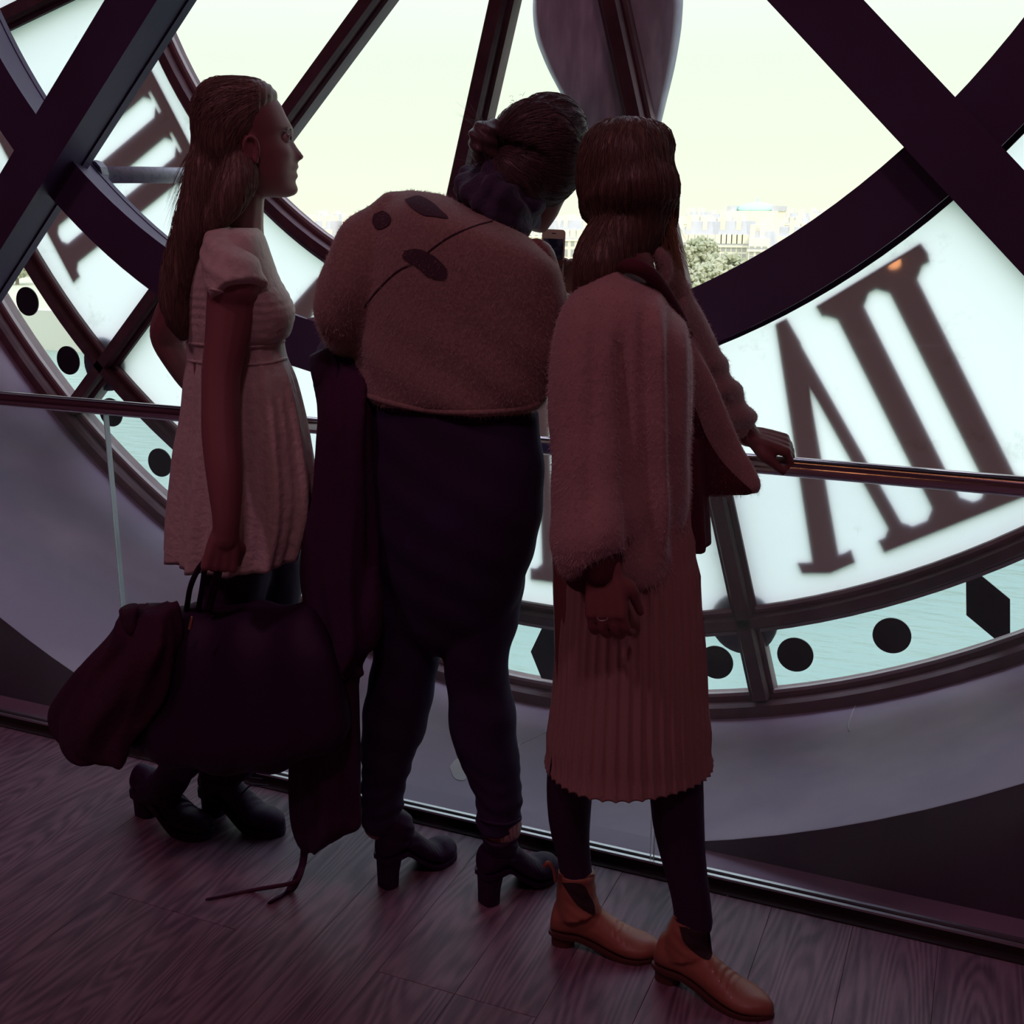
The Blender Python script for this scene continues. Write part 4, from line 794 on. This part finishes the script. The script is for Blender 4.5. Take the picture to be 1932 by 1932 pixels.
a3L = [(1110, 585, -1.70, 32), (1110, 650, -1.78, 38), (1115, 760, -1.81, 36), (1120, 860, -1.83, 33), (1124, 960, -1.845, 29), (1134, 1040, -1.86, 24), (1140, 1072, -1.87, 24)]
a3R = [(1262, 560, -1.52, 36), (1305, 650, -1.46, 34), (1345, 725, -1.41, 30), (1385, 785, -1.35, 26), (1412, 822, -1.315, 22)]
body += [limb(a3L), limb(a3R)]
w3 = W(1141, 1072, -1.87); body += hand(w3, W(1146, 1185, -1.885)-w3, W(1230, 1110, -1.6)-w3+np.array([0, .25, 0]), 1, 1.02, (18, 32, 28))
w3r = W(1412, 822, -1.315); body += hand(w3r, W(1492, 842, -1.285)-w3r, np.array([0, .35, -1.0]), -1, 1.0, (42, 62, 45), thumb=25)
tL = [(1086, 1370, -1.66, 42), (1077, 1462, -1.66, 45), (1074, 1520, -1.66, 42), (1076, 1570, -1.655, 37), (1082, 1610, -1.65, 32), (1088, 1655, -1.645, 31)]
tR = [(1268, 1380, -1.66, 58), (1275, 1470, -1.66, 52), (1280, 1550, -1.66, 49), (1290, 1620, -1.665, 42), (1302, 1685, -1.67, 37), (1309, 1740, -1.67, 36)]
body += [limb([(1110, 1040, -1.66, 70)]+[(a, b, y, r*.92) for a, b, y, r in tL]), limb([(1240, 1040, -1.66, 72)]+[(a, b, y, r*.92) for a, b, y, r in tR])]
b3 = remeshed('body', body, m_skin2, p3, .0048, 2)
face_parts(W(1196, 352, -1.58), F3, S3, U3, k3, p3, m_chest)
remeshed('tights', [tube([(*W(a, b, y), r*PS(a, b, y)) for a, b, y, r in g], n=24, sub=4) for g in (tL, tR)], m_tights, p3, .007, 2)
ring_c = W(1137, 1166, -1.895)
obj('finger_ring', *tube([(*(ring_c+np.array([.0095*math.cos(a), .0095*math.sin(a), .002*math.sin(a)])), .0011) for a in np.linspace(0, 6.1, 12)], n=6, sub=1), m_chan, p3, True)
# skirt
def ribm(s, th): return (.0065*(1-np.abs(np.sin(th*21+1.1*np.sin(3*s)))**.6*1.8))*(1+0*s)+.012*np.clip(s-.3, 0, 1)*np.sin(3*th+.6)
sk = [(1078, 965, 1298, 965, -1.66, .140), (1066, 1035, 1308, 1030, -1.66, .145), (1058, 1100, 1318, 1095, -1.66, .148), (1051, 1180, 1325, 1180, -1.66, .148), (1046, 1260, 1330, 1260, -1.66, .146), (1036, 1350, 1334, 1350, -1.66, .140), (1029, 1420, 1337, 1425, -1.66, .132), (1026, 1450, 1339, 1456, -1.66, .130)]
V, F = sections(sk, sub=8, n=336, mod=ribm, capped=False); V = np.array(V).reshape(-1, 336, 3)
# inner wall so that the cloth has a thickness, and a small slit at the hem
cen = V.mean(1, keepdims=True); Vi = cen+(V-cen)*.965; Vall = np.concatenate([V, Vi[::-1]], 0); V = Vall.reshape(-1, 3)
skirt = obj('rib_knit_skirt', V, grid_faces(len(Vall), 336)+[((len(Vall)-1)*336+j, (len(Vall)-1)*336+(j+1) % 336, (j+1) % 336, j) for j in range(336)], m_skirt, p3, True)
fuzz('skirt_fuzz', skirt, 12000, .006, .0003, m_tip, p3, keep=lambda P, Q: ((CAM-P)*Q).sum(1) > -.5)
remeshed('cardigan', [sections([(1240, 800, 1325, 830, -1.52, .06), (1245, 900, 1330, 900, -1.53, .07), (1250, 980, 1336, 980, -1.53, .07), (1255, 1032, 1338, 1030, -1.53, .07)], sub=4, n=40, expo=2.6, mod=lambda s, th: .006*np.sin(7*th+1))], m_card, p3, .006, 2)
# plush coat
ct = [(1140, 494, 1192, 496, -1.63, .05), (1108, 512, 1228, 520, -1.65, .10), (1084, 542, 1256, 556, -1.66, .14), (1064, 585, 1286, 602, -1.66, .162), (1052, 640, 1303, 645, -1.66, .172), (1046, 720, 1307, 715, -1.66, .176), (1046, 800, 1305, 800, -1.66, .178), (1048, 880, 1300, 880, -1.66, .178), (1050, 960, 1293, 960, -1.66, .176), (1052, 1020, 1288, 1028, -1.66, .172), (1056, 1050, 1284, 1064, -1.66, .166), (1062, 1058, 1279, 1076, -1.66, .155)]
s3L = [(1124, 575, -1.71, 48), (1114, 615, -1.77, 64), (1111, 680, -1.80, 74), (1112, 780, -1.81, 79), (1118, 870, -1.825, 76), (1116, 950, -1.84, 79), (1114, 1010, -1.85, 79), (1118, 1045, -1.855, 72), (1127, 1066, -1.86, 62)]
s3R = [(1255, 560, -1.54, 46), (1285, 620, -1.49, 50), (1318, 680, -1.45, 46), (1352, 735, -1.41, 40), (1385, 785, -1.36, 36), (1402, 806, -1.335, 30)]
flap = [(1278, 610, 1306, 640, -1.52, .022), (1286, 680, 1342, 705, -1.52, .024), (1290, 760, 1372, 775, -1.51, .024), (1292, 830, 1398, 838, -1.50, .024), (1300, 880, 1418, 872, -1.50, .024), (1306, 912, 1432, 900, -1.50, .024), (1318, 930, 1437, 918, -1.50, .022), (1338, 938, 1432, 930, -1.50, .010)]
def topx(c):
    d = c-CAM; z = d@FWD; return 966+FPX*(d@RGT)/z, 966-FPX*(d@UPV)/z
def cw(c):
    px, py = topx(c); near = np.clip(((CAM-c)@nrm(CAM-np.array([.85, -1.66, 1.2]))-1.98)*-1/.05+1, 0, 1)*0+1
    f = np.clip((py-540)/120, 0, 1)*np.clip((1072-py)/70, 0, 1)*(px < 1312); g = lambda x0, w: np.exp(-((px-x0)/w)**2)
    t = (py-700)*.02
    d = .016*g(1243+t, 11)-.014*g(1216+t, 13)-.010*g(1267+t, 9)+.004*g(1160+t, 30)-.006*g(1120-t*2, 14)-.018*g(1170+(py-640)*.045, 9)*np.clip((py-600)/60, 0, 1)+.006*g(1290+t*0, 7)+.003*np.sin(py*.035+px*.02)*np.clip((py-800)/150, 0, 1)
    s_ = np.clip((py-640)/60, 0, 1)*(px > 1312)*(px < 1432)*(py < 820); return d*f+.005*np.sin(py*.11+px*.02)*s_*(c[:, 1] > -1.49)
coat = remeshed('plush_coat', [sections(ct, sub=6, n=80, expo=2.2), tube([(*W(a, b, y), r*PS(a, b, y)) for a, b, y, r in s3L], n=36, sub=6, round_ends=False), tube([(*W(a, b, y), r*PS(a, b, y)) for a, b, y, r in s3R], n=30, sub=5, round_ends=False), sections(flap, sub=5, n=50, expo=3)], m_fur, p3, .0065, 4, disp=cw)
decal('coat_lining', coat, [(1308, 752), (1330, 815), (1362, 868), (1398, 906), (1418, 928), (1380, 931), (1345, 930), (1322, 925), (1308, 860)], m_card, p3, .004)
fuzz('plush_pile', coat, 34000, .007, .00035, m_tip, p3, keep=lambda P, Q: ((CAM-P)*Q).sum(1) > -.7, curl=.35, droop=.5)
colr = remeshed('coat_collar', [limb([(1228, 470, -1.60, 9), (1243, 480, -1.61, 14), (1253, 500, -1.60, 17), (1252, 524, -1.60, 15), (1246, 545, -1.61, 8)]), limb([(1262, 520, -1.56, 22), (1278, 560, -1.53, 27), (1283, 610, -1.50, 24), (1288, 650, -1.48, 14)])], m_fur, p3, .005, 3)
fuzz('plush_pile', colr, 5000, .008, .00035, m_tip, p3, curl=.4)
obj('neck_scarf', *limb([(1160, 508, -1.70, 6), (1192, 501, -1.75, 15), (1222, 514, -1.745, 15), (1250, 545, -1.71, 13), (1278, 590, -1.67, 11), (1300, 632, -1.64, 8)], n=20), m_card, p3, True)
obj('cuff_lining', *limb([(1130, 1040, -1.86, 46), (1134, 1073, -1.865, 38)], n=24), m_card, p3, True)
obj('cuff_lining', *limb([(1088, 1035, -1.82, 40), (1098, 1085, -1.80, 34), (1112, 1108, -1.80, 18)], n=24), m_card, p3, True)
# hair
h3 = remeshed('shoulder_hair', [hair_cap(W(1196, 352, -1.58), F3, S3, U3, k3, .004), limb([(1178, 318, -1.61, 72), (1188, 352, -1.61, 92), (1188, 388, -1.61, 86), (1186, 428, -1.62, 66), (1152, 470, -1.66, 60), (1128, 512, -1.70, 52), (1110, 545, -1.71, 32)], n=28, sub=6), limb([(1225, 310, -1.58, 44), (1240, 360, -1.57, 42), (1248, 410, -1.56, 32), (1252, 450, -1.55, 18)]), limb([(1112, 345, -1.60, 18), (1110, 395, -1.60, 17), (1120, 420, -1.60, 10)])], m_chest, p3, .006, 9, disp=lambda c: .0012*np.sin(c[:, 0]*420+c[:, 1]*200+3*np.sin(c[:, 2]*12)))
cr3 = W(1190, 262, -1.60)
def flow3(P): d = P-cr3; d = d/(np.linalg.norm(d, axis=1)[:, None]+1e-9); return d*.5+np.array([0, 0, -1.0])
hairs('hair_strand', h3, 2600, .10, .0007, flow3, m_chest, p3, lambda P, Q: ((CAM-P)*Q).sum(1) > -.4)
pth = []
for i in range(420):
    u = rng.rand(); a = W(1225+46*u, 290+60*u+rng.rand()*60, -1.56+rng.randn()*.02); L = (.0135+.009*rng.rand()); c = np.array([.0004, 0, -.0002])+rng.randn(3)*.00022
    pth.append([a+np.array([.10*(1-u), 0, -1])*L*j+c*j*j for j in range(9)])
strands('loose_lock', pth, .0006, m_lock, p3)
# tan boots
hL3 = (.652, -1.655); hR3 = (.902, -1.675)
L3, uL = shoe('', hL3, (hL3[0]+.245, hL3[1]+.035), p3, .25, .092, [(*W(1087, 1642, -1.645), .0400), (hL3[0]+.055, -1.647, .115, .0455), (hL3[0]+.066, -1.65, .08, .0490)], m_tan, m_sole, .028, hl=.06, inst=.080, toe_h=.042, pointed=1.5, plat=.005)
R3, uR = shoe('', hR3, (hR3[0]+.245, hR3[1]-.04), p3, .262, .092, [(*W(1309, 1733, -1.67), .0400), (hR3[0]+.062, -1.678, .105, .0450), (hR3[0]+.070, -1.68, .075, .0490)], m_tan, m_sole, .030, hl=.062, inst=.078, toe_h=.040, pointed=1.5, plat=.005)
decal('elastic_gore', uL, [(1060, 1665), (1098, 1668), (1112, 1690), (1121, 1708), (1119, 1726), (1088, 1706)], m_gore, L3, .0012)
decal('elastic_gore', uR, [(1282, 1748), (1338, 1756), (1344, 1790), (1338, 1811), (1316, 1802), (1290, 1776)], m_gore, R3, .0012)
obj('pull_tab', *tube([(*W(1048, 1662, -1.69), .004), (*W(1044, 1640, -1.695), .004), (*W(1034, 1628, -1.70), .005), (*W(1028, 1634, -1.70), .005)], n=8, sub=4), m_tan, L3, True)
line_on('ankle_band', uL, [(1052, 1648), (1075, 1655), (1100, 1655), (1118, 1650)], .0045, m_tan, L3); line_on('ankle_band', uR, [(1276, 1730), (1300, 1738), (1325, 1742), (1342, 1744)], .0055, m_tan, R3)
# ================================================================ things they hold
ph = empty('smartphone', tuple(W(1043, 480, -1.235)), 'white smartphone held up between the two leaning heads', 'phone')
pc = W(1043, 480, -1.235); q = nrm(CAM-pc); q[2] += .05; q = nrm(q); xr = nrm(np.cross([0, 0, 1.0], q)); xr = nrm(xr-np.array([0, 0, .04])); uu = np.cross(q, xr)
def slab(name, cx, cz, w, h, d0, d1, mt, rad=.006):
    pts = []
    for sx, sz, a0 in ((1, 1, 0), (-1, 1, 90), (-1, -1, 180), (1, -1, 270)):
        for a in (0, 30, 60, 90): t = math.radians(a0+a); pts.append((cx+sx*(w/2-rad)+rad*math.cos(t), cz+sz*(h/2-rad)+rad*math.sin(t)))
    n = len(pts); V = [pc+xr*a+uu*b+q*d0 for a, b in pts]+[pc+xr*a+uu*b+q*d1 for a, b in pts]
    return obj(name, V, [tuple(range(n))[::-1], tuple(range(n, 2*n))]+[(i, (i+1) % n, (i+1) % n+n, i+n) for i in range(n)], mt, ph)
slab('phone_body', 0, 0, .054, .112, -.0045, .0045, m_white, .008); slab('screen', 0, -.002, .046, .074, .0045, .0050, m_scr, .001); slab('earpiece_slot', 0, .047, .010, .002, .0045, .0051, m_black, .0008)
# black tote bag on the left woman's arm
bg_ = empty('tote_bag', tuple(W(430, 1420, -1.79)), 'big black tote bag hanging from the hand of the woman in the pale dress', 'bag')
bag = remeshed('bag_body', [sections([(262, 1146, 585, 1140, -1.77, .03), (246, 1165, 600, 1162, -1.78, .07), (236, 1220, 632, 1215, -1.79, .11), (231, 1300, 655, 1300, -1.79, .135), (234, 1370, 655, 1370, -1.79, .14), (256, 1402, 560, 1420, -1.79, .12), (310, 1414, 505, 1436, -1.79, .09)], sub=6, n=70, expo=2.6)], m_blackl, bg_, .008, 3, disp=lambda c: .006*np.sin(c[:, 0]*40+c[:, 2]*12))
for a, b, c_ in ((352, 378, 396), (374, 388, 402)):
    obj('handle', *limb([(a, 1150, -1.80, 5.5), (a+8, 1105, -1.84, 5.5), (b, 1068, -1.87, 5.5), (c_, 1056, -1.88, 5.5), (c_+14, 1068, -1.87, 5.5), (c_+4, 1110, -1.84, 5.5), (c_-6, 1150, -1.82, 5.5)], n=8), m_blackl, bg_, True)
obj('clasp', *limb([(362, 1165, -1.905, 3), (358, 1185, -1.905, 4)], n=10), m_brass, bg_, True)
cb = empty('folded_coat', tuple(W(170, 1432, -1.84)), 'dark brown coat slung over the left end of the tote bag', 'coat')
remeshed('coat_cloth', [sections([(226, 1158, 330, 1140, -1.86, .05), (210, 1200, 335, 1200, -1.87, .08), (168, 1248, 325, 1250, -1.87, .085), (126, 1298, 310, 1305, -1.87, .085), (95, 1345, 280, 1350, -1.87, .08), (96, 1385, 250, 1388, -1.87, .075), (120, 1414, 242, 1418, -1.87, .065), (150, 1428, 240, 1438, -1.87, .05)], sub=6, n=70, mod=lambda s, th: .012*np.sin(4*th+5*s)+.006*np.sin(9*th-3*s))], m_coatb, cb, .008, 3)
obj('collar_flap', *sections([(224, 1153, 262, 1142, -1.88, .03), (228, 1180, 262, 1178, -1.88, .035), (236, 1200, 270, 1200, -1.87, .03)], sub=4, n=24), m_coatb, cb, True)
# long dark coat over the middle woman's forearm
dc = empty('draped_coat', tuple(W(620, 1600, -1.70)), "long dark coat draped over the middle woman's forearm, belt trailing on the floor", 'coat')
remeshed('coat_cloth', [sections([(612, 640, 715, 645, -1.50, .06), (600, 662, 722, 668, -1.54, .09), (588, 700, 712, 700, -1.60, .09), (598, 770, 704, 765, -1.66, .08), (595, 850, 702, 850, -1.68, .085), (589, 930, 706, 930, -1.69, .09), (572, 1000, 708, 1000, -1.70, .095), (565, 1070, 708, 1070, -1.71, .10), (575, 1140, 706, 1140, -1.72, .10), (590, 1200, 700, 1200, -1.73, .10), (575, 1260, 672, 1262, -1.73, .09), (558, 1340, 672, 1335, -1.73, .085), (552, 1420, 676, 1410, -1.73, .08), (552, 1500, 678, 1490, -1.73, .075), (556, 1548, 680, 1545, -1.73, .07), (566, 1585, 650, 1566, -1.73, .045), (580, 1612, 605, 1600, -1.73, .012)], sub=6, n=70, mod=lambda s, th: .010*np.sin(5*th+4*s)+.005*np.sin(11*th-6*s)),
              limb([(700, 1080, -1.74, 18), (700, 1150, -1.76, 24), (697, 1205, -1.76, 20), (694, 1222, -1.76, 12)]), limb([(668, 1200, -1.75, 16), (672, 1260, -1.75, 14), (684, 1272, -1.75, 6)])], m_coatd, dc, .0075, 3)
obj('lapel', *sections([(583, 672, 620, 655, -1.62, .02), (584, 690, 640, 690, -1.64, .025), (590, 720, 640, 720, -1.66, .025), (602, 750, 614, 752, -1.66, .01)], sub=4, n=24), m_coatd, dc, True)
line_on('coat_seam', bpy.data.objects['coat_cloth.001'], [(640, 1262), (655, 1300), (668, 1350), (672, 1400)], .0022, m_coatb, dc)
f0 = np.array([*fl(548, 1682), .006]); f1_ = np.array([*fl(512, 1704), .006]); g1 = np.array([*fl(480, 1683), .006]); g2 = np.array([*fl(390, 1701), .006])
t0 = W(575, 1590, -1.72)
obj('belt', *tube([(*t0, .011), (*W(572, 1625, -1.73), .010), (*(W(562, 1655, -1.75)), .010), (*f0, .010), (*f1_, .010)], n=10, sub=6, flat=((0, 1, .2), .35)), m_coatd, dc, True)
obj('belt', *tube([(*W(570, 1640, -1.745), .005), (*W(556, 1664, -1.77), .005), (*g1, .005), (*g2, .003)], n=8, sub=6), m_coatb, dc, True)
# little wire clip lost on the boards
wc = [fl(1368, 1686), fl(1388, 1686), fl(1393, 1692), fl(1372, 1691), fl(1368, 1687), fl(1384, 1689)]
tag(obj('wire_clip', *tube([(x, y, .0015, .0009) for x, y in wc], n=6, sub=2), m_chan), 'tiny bent wire clip lying on the boards by the tan boots', 'clip')
m_chip = mat('bare_plaster', (.62, .60, .60), .9, bump=(60, .6, .003)); rvl = bpy.data.objects['trim_2']; trv = bvh(rvl)
decal('plaster_chip', rvl, [(848, 1447), (862, 1432), (874, 1440), (884, 1456), (876, 1472), (858, 1469)], m_chip, rvl, .0015, tree=trv)
line_on('plaster_scratch', rvl, [(980, 1424), (979, 1406), (1004, 1394), (1034, 1378)], .0022, m_chip, rvl, trv)
line_on('plaster_scratch', rvl, [(1614, 1332), (1606, 1350), (1600, 1368), (1603, 1380)], .0025, m_chip, rvl, trv)
# wool and dust fluff are left out; the warm lamps and added fill sit in part two
